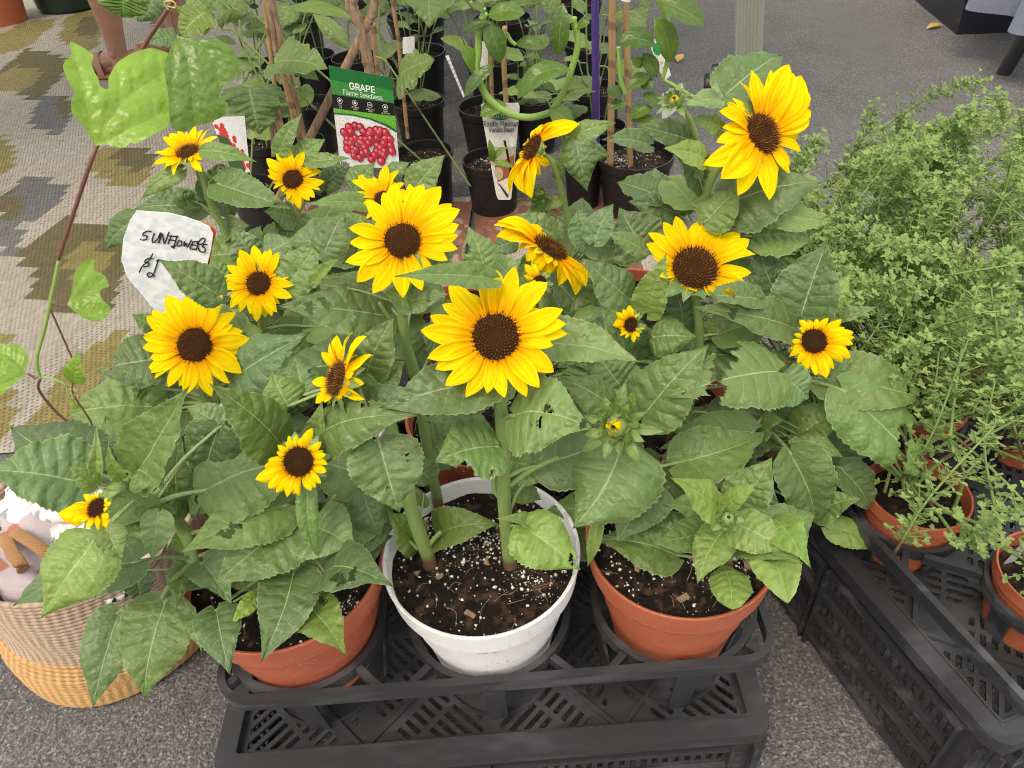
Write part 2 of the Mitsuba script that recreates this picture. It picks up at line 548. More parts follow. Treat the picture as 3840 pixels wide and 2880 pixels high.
STEMS = {
 'A': ([(-206,430,326),(-201,430,357),(-194,430,385),(-184,430,419),(-178,430,457)],10),
 'B': ([(-290,420,359),(-299,440,388),(-293,420,436),(-289,400,475),(-286,380,507),(-290,370,509),(-294,365,507)],10),
 'C': ([(-14,430,277),(-15,430,324),(-15,430,358),(-14,430,419),(-11,430,467),(-10,430,502),(-10,430,518),(-10,435,561)],11),
 'D': ([(-92,440,273),(-91,440,318),(-95,440,362),(-97,440,405),(-99,450,418),(-109,490,437),(-114,500,477),(-132,490,493)],11),
 'E': ([(-85,510,289),(-84,510,328),(-85,510,384),(-83,510,475),(-86,510,515),(-85,510,542),(-81,520,573),(-76,522,603)],10),
 'F': ([(187,410,296),(180,410,337),(175,410,379)],8),
 'G': ([(124,470,244),(121,470,296),(113,470,353),(103,470,408),(91,470,433)],10),
 'H': ([(260,560,222),(254,560,277),(252,560,307),(253,560,339),(270,560,394),(284,560,432)],10),
 'I': ([(166,570,344),(145,570,438),(133,570,464),(125,575,468)],7),
 'J': ([(190,620,524),(186,620,562),(191,620,594),(204,620,610),(226,632,620)],9),
 'K': ([(183,570,426),(177,570,483),(175,582,516)],9),
 'L': ([(90,780,388),(85,780,433),(75,780,494),(65,780,540),(53,785,557)],8),
 'M': ([(23,640,387),(26,640,448),(31,640,497),(42,650,509)],8),
 'N': ([(-307,780,425),(-309,780,488),(-315,780,530),(-313,780,564),(-322,788,581)],8),
 'O': ([(-234,780,418),(-225,780,481),(-223,780,512),(-222,790,541)],7),
 'Q': ([(-253,620,420),(-244,620,459),(-237,620,497),(-237,630,512)],8),
 'R': ([(-283,550,411),(-288,550,452),(-286,562,493)],9),
 'P': ([(-124,700,480),(-118,700,517),(-114,700,557)],7),
 'S': ([(33,600,418),(34,600,476),(34,600,508)],6),
}
FLOWERS = [
 ('C',(-9,430,578),(0.006,-0.706,0.708),16.6,0,1.0,[(-39,459,608),(-45,449,597),(-54,443,591),(-61,435,584),(-58,421,570),(-53,416,564),(-47,407,556),(-33,401,549),(-18,402,550),(-6,399,547),(10,399,547),(19,403,551),(31,411,558),(31,423,571),(42,429,577),(41,433,581),(40,441,589),(31,455,603),(22,457,605),(9,464,612),(-4,464,612),(-18,463,611)]),
 ('E',(-74,510,615),(0.057,-0.694,0.718),13.6,0,1.0,[(-99,533,640),(-114,518,626),(-118,499,608),(-110,487,596),(-99,481,590),(-87,488,595),(-76,478,585),(-62,482,587),(-41,498,602),(-33,505,607),(-32,512,613),(-31,519,620),(-29,526,628),(-35,530,632),(-42,539,641),(-55,542,645),(-66,543,646),(-77,544,648),(-94,520,626)]),
 ('R',(-279,550,505),(0.008,-0.692,0.722),15.6,0,1.0,[(-280,588,541),(-302,584,538),(-315,574,529),(-320,571,525),(-325,558,513),(-327,551,507),(-323,535,491),(-318,531,487),(-303,524,480),(-293,524,480),(-287,518,474),(-266,516,472),(-266,525,481),(-248,524,479),(-238,530,485),(-240,539,494),(-230,552,506),(-245,562,516),(-242,570,523),(-251,583,537),(-271,585,538)]),
 ('Q',(-232,620,520),(0.009,-0.678,0.735),11.6,0,0.95,[(-235,648,546),(-247,644,543),(-224,643,542),(-218,643,542),(-209,640,538),(-199,631,530),(-197,626,525),(-198,616,517),(-200,608,509),(-215,598,500),(-220,596,498),(-234,592,495),(-240,598,500),(-250,600,502),(-260,604,506),(-260,612,513),(-269,619,520),(-262,627,527),(-261,634,534),(-251,639,539)]),
 ('J',(231,620,629),(0.427,-0.642,0.636),17.1,0,1.0,[(223,655,669),(218,648,665),(251,670,666),(261,675,664),(274,674,654),(286,670,647),(283,651,633),(281,644,628),(268,624,608),(255,606,598),(238,591,595),(229,578,588),(204,573,599),(182,573,612),(176,585,624),(186,601,634),(185,613,652),(196,623,656),(268,674,658)]),
 ('K',(170,570,532),(0.022,-0.549,0.836),19.8,0,1.0,[(134,601,553),(148,608,558),(160,613,561),(178,608,557),(191,613,560),(201,611,558),(216,597,549),(223,591,545),(224,578,536),(220,565,527),(214,550,518),(203,546,516),(199,542,514),(181,547,517),(165,550,520),(129,590,547),(138,573,535),(137,563,529),(134,581,541)]),
 ('O',(-219,780,549),(0.009,-0.678,0.735),11.0,0,0.95,[(-222,806,573),(-235,802,569),(-205,802,569),(-192,791,558),(-188,786,553),(-185,776,545),(-190,770,539),(-196,763,533),(-202,762,531),(-214,756,526),(-221,760,530),(-226,763,533),(-231,770,540),(-242,774,543),(-246,784,553),(-246,790,558),(-246,798,566),(-212,801,567)]),
 ('D',(-131,440,543),(-0.754,-0.272,0.598),13.1,0,1.4,[(-121,466,568),(-105,446,577),(-136,466,556),(-141,461,552),(-101,439,563),(-108,438,557),(-110,430,545),(-111,421,538),(-122,425,537),(-151,446,537),(-147,441,534),(-152,438,523),(-130,472,559),(-137,427,530),(-116,429,541)]),
 ('N',(-320,780,589),(-0.102,-0.164,0.981),11.8,0,0.95,[(-315,809,604),(-308,808,602),(-301,807,599),(-290,795,594),(-296,777,591),(-303,756,577),(-332,753,577),(-338,757,581),(-355,769,583),(-353,780,585),(-352,794,588),(-347,799,594),(-343,806,600),(-330,805,602),(-323,802,601),(-322,772,585)]),
 ('A',(-161,395,504),(0.009,-0.678,0.735),10.8,1,1.0,[(-150,413,520),(-168,410,517),(-157,409,516),(-144,405,513),(-176,405,513),(-140,398,506),(-141,388,498),(-145,383,492),(-153,379,489),(-162,377,487),(-170,377,487),(-178,379,490),(-183,382,492),(-192,387,497),(-187,394,503),(-183,397,506),(-177,401,510),(-166,378,488),(-150,381,490),(-140,393,501)]),
 ('H',(274,530,470),(-0.089,-0.669,0.737),11.0,1,1.0,[(263,546,483),(273,546,484),(288,544,484),(299,541,483),(302,535,478),(309,528,472),(306,523,468),(304,515,460),(297,513,457),(290,510,453),(279,504,447),(271,507,449),(262,509,450),(257,517,456),(252,523,461),(253,533,470),(263,540,478),(275,507,449),(308,531,475)]),
 ('B',(-262,320,553),(-0.271,-0.377,0.885),6.2,1,1.2,[(-290,324,546),(-284,319,545),(-281,327,551),(-271,329,556),(-264,329,557),(-255,325,557),(-251,320,556),(-252,312,551),(-254,308,548),(-259,307,547),(-263,308,547),(-275,315,546),(-269,313,548),(-286,326,547),(-257,309,548),(-267,329,556)]),
 ('I',(109,540,497),(-0.594,-0.489,0.639),6.7,1,1.1,[(109,555,508),(104,555,504),(98,554,501),(92,551,496),(94,546,493),(99,541,490),(104,533,487),(109,527,487),(114,528,492),(119,533,497),(113,548,507),(118,538,501),(100,538,487),(115,544,505)]),
 ('L',(41,780,563),(-0.782,-0.147,0.606),14.8,2,1.2,[(63,794,584),(84,786,576),(94,788,581),(53,771,554),(57,765,549),(47,759,542),(37,740,524),(28,745,529),(17,759,521),(23,777,542),(57,779,564),(32,751,535),(60,784,571),(55,774,558),(48,765,548),(71,791,581)]),
 ('M',(48,640,522),(0.542,0.049,0.839),17.8,2,1.2,[(-5,652,545),(-7,642,532),(-1,654,547),(26,667,533),(16,638,524),(22,630,514),(49,612,494),(64,618,502),(68,606,490),(82,619,498),(78,610,494),(47,623,506),(58,620,503),(37,621,504),(28,622,505),(56,615,498),(11,648,538)]),
 ('P',(-114,700,558),(0.028,-0.474,0.88),8.1,0,1.0,[(-110,735,577),(-97,727,572),(-121,723,571),(-137,728,574),(-144,719,569),(-144,708,563),(-104,721,569),(-129,726,573)]),
 ('S',(33,600,510),(-0.196,-0.663,0.722),6.2,1,1.0,[(21,615,521),(19,608,514),(29,614,522),(41,603,515),(37,593,505)]),
]
LEAVES = [
 ('A',(-193,420,430),(-263,370,441),50,(0.35,-0.29,0.89),0.1,0.1,0.25,0,[(0.55,-0.25,0.06),(0.62,-0.3,0.05),(0.5,-0.2,0.04)]),
 ('A',(-191,410,418),(-243,360,410),60,(0.21,-0.36,0.91),-0.1,0.08,0.25,0,()),
 ('A',(-162,400,474),(-164,380,406),20,(0.23,-0.94,0.27),0.2,0.1,0.6,0,()),
 ('A',(-177,430,391),(-160,410,356),56,(0.4,-0.7,0.59),-0.1,0.08,0.25,0,()),
 ('A',(-158,430,492),(-67,400,536),48,(-0.5,-0.35,0.79),0.2,0.12,0.25,0,[(0.6,-0.75,0.04)]),
 ('A',(-159,430,487),(-142,430,532),21,(-0.32,-0.94,0.13),0.3,0.08,0.5,0,()),
 ('A',(-184,430,490),(-209,410,572),48,(0.86,-0.49,0.14),0.2,0.1,0.25,0,()),
 ('A',(-190,380,391),(-203,305,386),48,(0.23,-0.1,0.97),0,0.1,0.25,0,()),
 ('A',(-180,360,373),(-136,300,396),39,(-0.24,0.19,0.95),0.5,0.08,0.25,0,[(0.2,-0.5,0.04),(0.28,-0.55,0.03)]),
 ('A',(-165,380,389),(-96,325,440),48,(-0.55,0.07,0.83),-0.1,0.12,0.25,0,[(0.5,0.55,0.07),(0.62,0.3,0.05)]),
 ('A',(-220,370,379),(-234,340,385),18,(0.4,0.01,0.92),0.5,0.08,0.5,0,()),
 ('A',(-252,360,378),(-230,305,372),39,(0.12,-0.05,0.99),-0.1,0.15,0.4,0,()),
 ('A',(-269,370,353),(-260,330,367),28,(0.12,0.34,0.93),-0.1,0.2,0.25,0,()),
 ('A',(-195,440,336),(-175,430,303),31,(0.56,-0.62,0.54),0.0,0.08,0.25,0,()),
 ('A',(-226,450,307),(-266,440,264),37,(-0.44,-0.68,0.58),0.2,0.08,0.25,0,()),
 ('A',(-173,410,413),(-134,380,414),54,(-0.15,-0.17,0.97),-0.1,0.1,0.25,0,()),
 ('A',(-215,470,342),(-194,470,360),27,(-0.55,-0.57,0.62),0,0.08,0.25,0,()),
 ('A',(-277,410,376),(-238,360,383),36,(-0.1,0.06,0.99),-0.2,0.1,0.25,0,()),
 ('A',(-307,430,348),(-290,370,370),29,(0.1,0.37,0.92),-0.1,0.1,0.25,0,()),
 ('A',(-310,450,330),(-323,430,346),21,(0.7,0.12,0.71),0.2,0.08,0.25,0,()),
 ('B',(-324,400,494),(-380,390,525),58,(0.5,-0.37,0.78),-0.1,0.1,0.25,0,()),
 ('B',(-349,440,460),(-352,460,490),41,(0.4,-0.74,0.55),-0.1,0.08,0.25,0,()),
 ('B',(-326,440,482),(-323,450,496),19,(0.24,-0.82,0.52),-0.1,0.08,0.25,0,()),
 ('B',(-302,380,512),(-292,400,551),13,(0.22,-0.89,0.4),0.3,0.1,0.7,0,()),
 ('B',(-297,375,517),(-304,370,542),17,(0.9,-0.41,0.14),0.3,0.08,0.5,0,()),
 ('B',(-281,380,518),(-277,380,550),12,(0.41,-0.91,-0.05),0.4,0.08,0.6,0,()),
 ('B',(-274,390,511),(-212,390,587),47,(-0.47,-0.79,0.39),0.1,0.06,0.25,0,()),
 ('B',(-270,385,518),(-249,370,513),31,(0.04,-0.25,0.97),0.2,0.15,0.25,0,()),
 ('B',(-310,360,475),(-347,320,443),53,(0.08,-0.66,0.75),0.45,0.1,0.25,0,()),
 ('B',(-300,365,481),(-290,350,465),21,(0.41,-0.53,0.74),0.4,0.1,0.25,0,()),
 ('B',(-283,400,455),(-294,380,423),25,(0.14,-0.86,0.49),0,0.08,0.25,0,()),
 ('B',(-313,390,410),(-405,360,404),49,(0.08,-0.42,0.9),-0.2,0.12,0.25,0,()),
 ('B',(-310,390,354),(-329,330,303),61,(0.09,-0.66,0.75),0.0,0.12,0.1,0,()),
 ('B',(-364,400,329),(-387,340,277),46,(0.19,-0.69,0.7),-0.05,0.08,0.25,0,()),
 ('B',(-351,400,273),(-318,390,277),23,(-0.17,-0.2,0.97),0.2,0.08,0.25,0,()),
 ('B',(-290,440,418),(-267,450,490),36,(-0.0,-0.99,0.14),-0.2,0.08,0.25,0,()),
 ('B',(-236,450,494),(-258,440,442),48,(-0.14,-0.96,0.25),-0.2,0.1,0.25,0,()),
 ('B',(-241,460,488),(-265,470,501),24,(0.28,-0.46,0.84),0,0.08,0.25,0,()),
 ('B',(-283,440,419),(-294,430,452),32,(0.93,-0.29,0.22),-0.1,0.08,0.25,0,()),
 ('B',(-287,450,416),(-252,440,459),50,(-0.7,-0.55,0.45),0.2,0.08,0.25,0,()),
 ('B',(-344,420,359),(-343,400,336),28,(0.32,-0.71,0.62),-0.1,0.08,0.25,0,()),
 ('B',(-295,440,372),(-309,420,384),22,(0.63,0.05,0.77),0.3,0.08,0.25,0,()),
 ('D',(-103,410,502),(-93,380,456),57,(0.22,-0.79,0.57),0.0,0.08,0.25,0,[(0.6,0.15,0.03),(0.25,-0.6,0.03),(0.33,-0.6,0.025)]),
 ('D',(-134,440,414),(-125,430,365),30,(0.4,-0.88,0.25),-0.1,0.08,0.25,0,()),
 ('D',(-103,460,315),(-122,450,379),39,(0.8,-0.59,0.14),0.35,0.1,0.25,0,()),
 ('D',(-77,455,333),(-21,445,353),44,(-0.36,-0.43,0.83),0.3,0.28,0.5,0,()),
 ('D',(-88,460,420),(-77,460,397),27,(0.66,-0.69,0.3),0,0.08,0.25,0,()),
 ('D',(-89,470,374),(-97,470,360),26,(-0.58,-0.75,0.32),0.2,0.08,0.25,0,()),
 ('D',(-118,440,514),(-57,440,511),29,(0.05,-0.47,0.88),-0.1,0.1,0.25,0,()),
 ('D',(-150,450,404),(-136,450,411),20,(-0.35,-0.47,0.81),-0.1,0.08,0.25,0,()),
 ('D',(-112,460,530),(-86,480,567),36,(-0.17,-0.82,0.55),0.1,0.08,0.25,0,()),
 ('D',(-106,450,522),(-82,470,531),27,(0.08,-0.51,0.86),0.2,0.08,0.25,0,()),
 ('D',(-165,460,513),(-173,490,529),41,(0.16,-0.45,0.88),-0.1,0.08,0.25,0,[(0.5,0.5,0.04)]),
 ('D',(-176,450,511),(-188,470,531),37,(0.26,-0.6,0.76),0,0.08,0.25,0,()),
 ('C',(-15,420,478),(-63,400,487),56,(0.3,-0.35,0.89),-0.05,0.12,0.2,0,[(0.62,-0.75,0.1),(0.25,-0.8,0.03)]),
 ('C',(0,410,519),(54,380,528),63,(-0.32,-0.32,0.89),-0.1,0.22,0.1,0,[(0.5,-0.1,0.05),(0.45,0.3,0.05),(0.9,-0.2,0.05),(0.35,0.35,0.03)]),
 ('C',(0,400,405),(44,370,379),50,(0.15,-0.5,0.85),0.4,0.12,0.25,0,[(0.78,-0.25,0.045),(0.88,-0.5,0.05)]),
 ('C',(2,410,388),(-22,390,428),20,(0.87,-0.08,0.48),0.3,0.2,0.6,0,()),
 ('C',(-8,440,407),(18,450,376),25,(0.78,-0.35,0.52),0.1,0.08,0.25,0,()),
 ('C',(-13,430,543),(-97,410,537),48,(0.05,-0.48,0.87),0.05,0.1,0.25,0,[(0.8,-0.1,0.03),(0.72,0.1,0.02)]),
 ('C',(24,470,538),(97,440,536),39,(-0.16,-0.46,0.87),0.1,0.1,0.25,0,()),
 ('C',(-8,450,613),(-71,418,641),21,(0.54,-0.4,0.74),0.1,0.12,0.25,0,()),
 ('C',(-13,460,617),(-22,480,639),26,(0.08,-0.71,0.7),0.1,0.08,0.25,0,[(0.5,-0.7,0.09)]),
 ('C',(4,470,603),(-9,490,609),19,(-0.13,-0.38,0.92),-0.1,0.08,0.25,0,()),
 ('C',(-18,440,520),(-69,430,501),37,(-0.19,-0.53,0.83),-0.1,0.1,0.25,0,()),
 ('C',(-3,440,488),(-13,430,462),17,(-0.26,-0.86,0.43),0.2,0.08,0.25,0,()),
 ('E',(-97,510,547),(-171,480,585),47,(0.55,-0.43,0.72),-0.15,0.1,0.25,0,[(0.62,0.2,0.05),(0.75,-0.1,0.05),(0.4,-0.3,0.05),(0.85,0.3,0.03)]),
 ('E',(-70,500,564),(-93,490,582),23,(0.67,-0.44,0.6),0.1,0.08,0.25,0,()),
 ('E',(-80,500,566),(-43,490,577),26,(-0.37,-0.48,0.79),-0.1,0.08,0.25,0,[(0.6,0.2,0.07)]),
 ('E',(-105,530,603),(-88,540,619),25,(-0.14,-0.78,0.61),0.1,0.08,0.25,0,()),
 ('E',(-134,510,610),(-116,530,633),31,(0.0,-0.76,0.65),0.05,0.08,0.25,0,()),
 ('E',(-145,500,589),(-120,500,610),13,(-0.45,-0.74,0.5),0.3,0.08,0.6,0,()),
 ('E',(-125,520,596),(-109,530,607),17,(-0.05,-0.7,0.71),0.2,0.08,0.5,0,()),
 ('E',(-62,540,493),(-77,530,519),35,(0.83,-0.46,0.31),-0.1,0.08,0.25,0,()),
 ('E',(-97,540,500),(-117,530,492),36,(-0.03,-0.58,0.81),-0.1,0.08,0.25,0,()),
 ('E',(-111,530,561),(-132,510,587),27,(0.85,-0.24,0.46),0,0.08,0.25,0,()),
 ('E',(-85,550,469),(-61,550,499),27,(-0.53,-0.73,0.43),0.1,0.08,0.25,0,()),
 ('F',(164,400,401),(112,380,472),39,(0.79,-0.41,0.46),0.35,0.08,0.25,0,()),
 ('F',(162,390,422),(181,380,459),18,(-0.88,-0.33,0.34),0.45,0.1,0.25,0,()),
 ('F',(187,420,380),(216,440,420),42,(-0.46,-0.61,0.64),0.1,0.08,0.25,0,()),
 ('F',(174,390,398),(209,360,397),38,(-0.24,-0.3,0.92),0.35,0.1,0.25,0,()),
 ('F',(165,390,391),(135,350,376),34,(-0.09,-0.29,0.95),0.4,0.1,0.25,0,()),
 ('F',(163,410,366),(102,380,392),36,(0.46,-0.15,0.88),-0.05,0.1,0.25,0,()),
 ('F',(165,380,356),(156,325,376),34,(-0.08,0.35,0.93),0.2,0.06,0.25,1,()),
 ('F',(184,400,359),(211,340,407),36,(-0.63,0.31,0.72),0.3,0.1,0.25,0,()),
 ('F',(197,380,362),(190,310,402),42,(-0.18,0.5,0.85),0.4,0.15,0.5,1,()),
 ('F',(215,410,374),(212,330,414),40,(-0.25,0.44,0.86),0.3,0.12,0.25,0,()),
 ('F',(199,430,316),(216,420,267),25,(0.22,-0.94,0.27),0.5,0.08,0.25,0,()),
 ('F',(66,420,378),(55,410,327),14,(-0.38,-0.89,0.26),0.35,0.08,0.5,0,()),
 ('F',(175,440,336),(122,430,382),35,(0.64,-0.41,0.64),-0.1,0.08,0.25,0,()),
 ('F',(230,450,331),(235,460,354),17,(-0.41,-0.8,0.43),-0.1,0.08,0.25,0,()),
 ('G',(86,440,445),(40,390,408),78,(-0.14,-0.49,0.86),0.1,0.08,0.2,0,()),
 ('G',(121,450,379),(81,410,357),52,(-0.1,-0.39,0.92),-0.05,0.1,0.3,0,()),
 ('G',(113,450,378),(127,430,370),21,(-0.08,-0.43,0.9),0.4,0.1,0.5,0,()),
 ('G',(109,470,450),(165,490,508),58,(-0.45,-0.62,0.64),0.05,0.08,0.25,0,()),
 ('G',(98,500,455),(76,520,484),54,(0.16,-0.75,0.64),-0.1,0.08,0.25,0,()),
 ('G',(82,470,462),(32,470,504),38,(0.52,-0.6,0.62),0.1,0.2,0.25,0,()),
 ('G',(90,480,450),(74,490,475),25,(0.27,-0.83,0.49),0.3,0.08,0.25,0,()),
 ('G',(95,460,470),(99,460,492),13,(-0.48,-0.87,0.09),0.5,0.08,0.6,0,()),
 ('G',(118,470,449),(143,460,443),32,(0.01,-0.5,0.86),0.1,0.1,0.25,0,()),
 ('G',(128,480,366),(165,480,314),28,(0.6,-0.67,0.43),0.2,0.08,0.5,0,()),
 ('G',(152,500,342),(203,490,328),40,(0.13,-0.47,0.87),-0.2,0.08,0.25,0,()),
 ('G',(140,520,340),(110,520,306),36,(-0.64,-0.52,0.57),-0.1,0.08,0.25,0,()),
 ('G',(142,510,350),(163,510,325),38,(0.59,-0.65,0.48),-0.1,0.08,0.25,0,()),
 ('H',(233,500,463),(124,460,479),67,(0.25,-0.34,0.9),-0.1,0.1,0.15,0,[(0.55,0.35,0.09),(0.5,0.4,0.05),(0.7,-0.75,0.1),(0.4,0.85,0.12),(0.85,-0.3,0.03)]),
 ('H',(244,510,448),(267,500,428),43,(0.22,-0.75,0.63),-0.1,0.1,0.25,0,()),
 ('H',(226,510,381),(133,500,377),44,(0.01,-0.41,0.91),-0.15,0.1,0.25,0,()),
 ('H',(238,540,335),(187,530,338),30,(0.11,-0.38,0.92),-0.15,0.1,0.25,0,()),
 ('H',(298,550,407),(403,530,384),61,(0.08,-0.53,0.84),0.05,0.14,0.25,0,[(0.88,0.1,0.05),(0.75,-0.35,0.03)]),
 ('H',(313,530,407),(407,490,310),72,(0.24,-0.79,0.56),-0.05,0.1,0.25,0,[(0.62,0.5,0.08),(0.55,-0.55,0.09),(0.8,-0.1,0.06)]),
 ('H',(271,560,476),(294,590,535),64,(-0.42,-0.74,0.53),-0.1,0.08,0.35,0,()),
 ('H',(306,580,462),(330,600,492),27,(-0.39,-0.6,0.7),0.3,0.08,0.25,0,()),
 ('H',(304,560,470),(335,550,488),16,(-0.56,-0.41,0.72),0.15,0.08,0.5,0,()),
 ('H',(271,560,460),(159,530,518),44,(0.5,-0.46,0.74),0.1,0.1,0.25,0,[(0.72,-0.15,0.04)]),
 ('H',(226,580,432),(176,570,470),27,(0.58,-0.55,0.6),0.5,0.1,0.25,0,()),
 ('H',(287,540,339),(333,540,373),43,(-0.54,-0.44,0.72),0.15,0.12,0.25,0,()),
 ('H',(282,520,357),(317,500,345),22,(-0.02,-0.54,0.84),0.25,0.1,0.25,0,()),
 ('H',(274,520,371),(289,510,387),16,(-0.79,-0.2,0.58),0.3,0.1,0.25,0,()),
 ('H',(271,520,356),(276,510,350),12,(-0.14,-0.56,0.82),0.2,0.08,0.5,0,()),
 ('H',(261,500,360),(295,480,272),64,(0.14,-0.95,0.27),-0.05,0.12,0.5,0,()),
 ('H',(328,520,309),(368,510,249),43,(0.37,-0.84,0.39),-0.05,0.15,0.5,0,()),
 ('H',(300,490,274),(336,480,306),34,(-0.67,-0.3,0.68),0.2,0.1,0.3,0,()),
 ('H',(330,510,225),(398,500,189),35,(0.35,-0.52,0.78),0.45,0.1,0.25,0,()),
 ('H',(234,560,299),(233,560,252),20,(-0.41,-0.91,0.01),0.1,0.08,0.6,0,()),
 ('H',(261,540,439),(226,530,458),26,(0.52,-0.41,0.75),0,0.08,0.25,0,()),
 ('H',(256,550,420),(246,560,441),26,(0.02,-0.91,0.42),-0.1,0.08,0.25,0,()),
 ('H',(246,540,359),(264,530,373),19,(-0.68,-0.25,0.69),0.3,0.08,0.25,0,()),
 ('H',(242,530,349),(251,520,367),17,(-0.92,-0.06,0.39),0.1,0.08,0.25,0,()),
 ('H',(268,560,273),(284,560,248),28,(0.54,-0.77,0.35),-0.1,0.08,0.25,0,()),
 ('I',(113,560,438),(83,550,514),59,(0.5,-0.86,0.09),-0.1,0.08,0.25,0,()),
 ('I',(132,550,473),(170,540,477),41,(-0.2,-0.48,0.85),0.2,0.1,0.25,0,()),
 ('I',(129,570,487),(143,570,549),33,(-0.49,-0.87,0.11),0.4,0.06,0.25,0,()),
 ('I',(113,580,498),(70,580,545),43,(0.5,-0.74,0.46),-0.1,0.08,0.25,0,()),
 ('I',(168,580,458),(151,590,514),38,(0.11,-0.97,0.21),-0.1,0.1,0.25,0,()),
 ('I',(131,570,439),(131,560,466),29,(-0.53,-0.79,-0.31),0.2,0.08,0.25,0,()),
 ('I',(105,570,500),(92,570,505),10,(0.28,-0.57,0.77),0.1,0.08,0.5,0,()),
 ('I',(174,570,437),(200,560,429),22,(0.04,-0.57,0.82),0.1,0.08,0.25,0,()),
 ('I',(202,570,436),(221,570,413),32,(0.51,-0.75,0.43),-0.1,0.08,0.25,0,()),
 ('I',(190,570,433),(199,560,423),21,(0.02,-0.72,0.7),0.5,0.08,0.25,0,()),
 ('K',(225,550,506),(154,530,531),26,(0.41,-0.45,0.8),-0.1,0.1,0.25,0,[(0.75,0.1,0.1),(0.5,0.3,0.06)]),
 ('K',(259,590,476),(240,620,524),45,(-0.07,-0.86,0.51),-0.1,0.08,0.25,0,[(0.4,0.3,0.05)]),
 ('K',(222,570,503),(235,570,488),19,(0.46,-0.81,0.38),0.2,0.08,0.25,0,()),
 ('K',(129,600,538),(109,620,570),50,(0.08,-0.83,0.56),-0.1,0.08,0.25,0,()),
 ('K',(122,570,554),(89,570,574),20,(0.39,-0.66,0.64),0.0,0.1,0.25,0,()),
 ('K',(81,610,545),(73,630,566),32,(-0.01,-0.74,0.67),-0.15,0.1,0.25,0,()),
 ('K',(84,600,548),(104,620,574),27,(-0.19,-0.69,0.69),-0.15,0.1,0.25,0,()),
 ('K',(80,620,531),(121,620,522),34,(0.17,-0.58,0.79),-0.1,0.1,0.25,0,()),
 ('J',(209,670,645),(270,710,663),57,(0.07,-0.48,0.87),-0.05,0.1,0.25,0,()),
 ('J',(191,620,660),(158,610,660),19,(0.17,-0.57,0.81),0.05,0.1,0.25,0,()),
 ('J',(129,600,635),(87,590,647),21,(0.36,-0.59,0.72),-0.05,0.1,0.25,0,[(0.85,0.2,0.05)]),
 ('J',(172,620,627),(118,610,649),33,(0.39,-0.63,0.67),-0.15,0.1,0.25,0,()),
 ('J',(176,600,620),(138,590,636),26,(0.45,-0.58,0.68),0.45,0.1,0.25,0,()),
 ('J',(194,620,635),(165,620,646),19,(0.27,-0.7,0.67),0.35,0.1,0.25,0,()),
 ('J',(187,630,583),(160,630,609),38,(0.42,-0.79,0.44),-0.1,0.1,0.25,0,()),
 ('J',(172,650,541),(122,650,559),38,(0.26,-0.63,0.73),-0.15,0.1,0.25,0,()),
 ('J',(180,650,542),(173,660,564),23,(-0.01,-0.91,0.42),-0.1,0.08,0.25,0,()),
 ('J',(183,600,559),(215,610,587),37,(-0.38,-0.64,0.67),0.0,0.08,0.25,0,()),
 ('J',(225,620,559),(311,620,537),37,(0.2,-0.61,0.77),0.0,0.1,0.25,0,()),
 ('J',(179,620,593),(181,620,606),9,(-0.39,-0.92,0.04),0.1,0.08,0.5,0,()),
 ('J',(187,620,671),(181,620,671),9,(0.06,-0.66,0.75),0.1,0.08,0.25,0,()),
 ('J',(222,640,569),(237,640,563),20,(0.28,-0.66,0.7),0.2,0.08,0.25,0,()),
 ('L',(88,780,568),(98,760,517),40,(0.02,-0.93,0.37),-0.05,0.1,0.25,0,()),
 ('L',(84,790,568),(133,790,579),26,(-0.17,-0.64,0.75),0.0,0.1,0.25,0,()),
 ('L',(85,800,558),(129,800,537),37,(0.32,-0.69,0.65),-0.1,0.1,0.25,0,()),
 ('L',(83,800,559),(119,800,564),27,(-0.13,-0.63,0.76),0.2,0.08,0.25,0,()),
 ('L',(50,780,494),(79,780,496),18,(-0.08,-0.6,0.8),0,0.1,0.25,0,()),
 ('L',(43,780,487),(47,780,520),18,(-0.21,-0.98,0.02),0.2,0.08,0.5,0,()),
 ('L',(48,780,491),(30,780,487),13,(-0.19,-0.6,0.78),0.2,0.08,0.5,0,()),
 ('L',(67,780,527),(73,780,557),15,(-0.3,-0.95,0.06),0.3,0.08,0.5,0,()),
 ('L',(91,780,443),(109,780,420),31,(0.49,-0.77,0.4),-0.1,0.08,0.25,0,()),
 ('M',(56,670,514),(11,680,538),30,(0.23,-0.67,0.71),-0.1,0.1,0.25,0,()),
 ('M',(14,670,516),(-13,670,504),25,(-0.33,-0.61,0.72),-0.1,0.1,0.25,0,()),
 ('M',(56,630,483),(92,620,438),35,(0.38,-0.79,0.48),-0.1,0.1,0.25,0,()),
 ('M',(46,660,456),(58,660,421),38,(0.39,-0.91,0.14),-0.1,0.08,0.25,0,()),
 ('M',(78,670,401),(54,670,433),45,(0.53,-0.75,0.4),-0.15,0.08,0.25,0,()),
 ('N',(-299,770,592),(-248,770,575),20,(0.25,-0.61,0.75),0.1,0.1,0.25,0,()),
 ('N',(-292,760,559),(-213,730,538),42,(0.01,-0.54,0.84),-0.05,0.1,0.25,0,[(0.85,-0.2,0.05)]),
 ('N',(-328,770,573),(-377,760,549),24,(-0.16,-0.76,0.63),0.05,0.12,0.25,0,()),
 ('N',(-332,800,513),(-412,800,518),43,(0.05,-0.59,0.81),-0.15,0.1,0.25,0,()),
 ('N',(-416,810,503),(-463,800,470),38,(-0.22,-0.81,0.55),-0.15,0.1,0.25,0,()),
 ('N',(-321,810,546),(-312,820,485),52,(0.61,-0.79,-0.04),-0.15,0.08,0.25,0,()),
 ('N',(-287,780,564),(-303,780,547),24,(-0.37,-0.86,0.34),0.1,0.08,0.25,0,()),
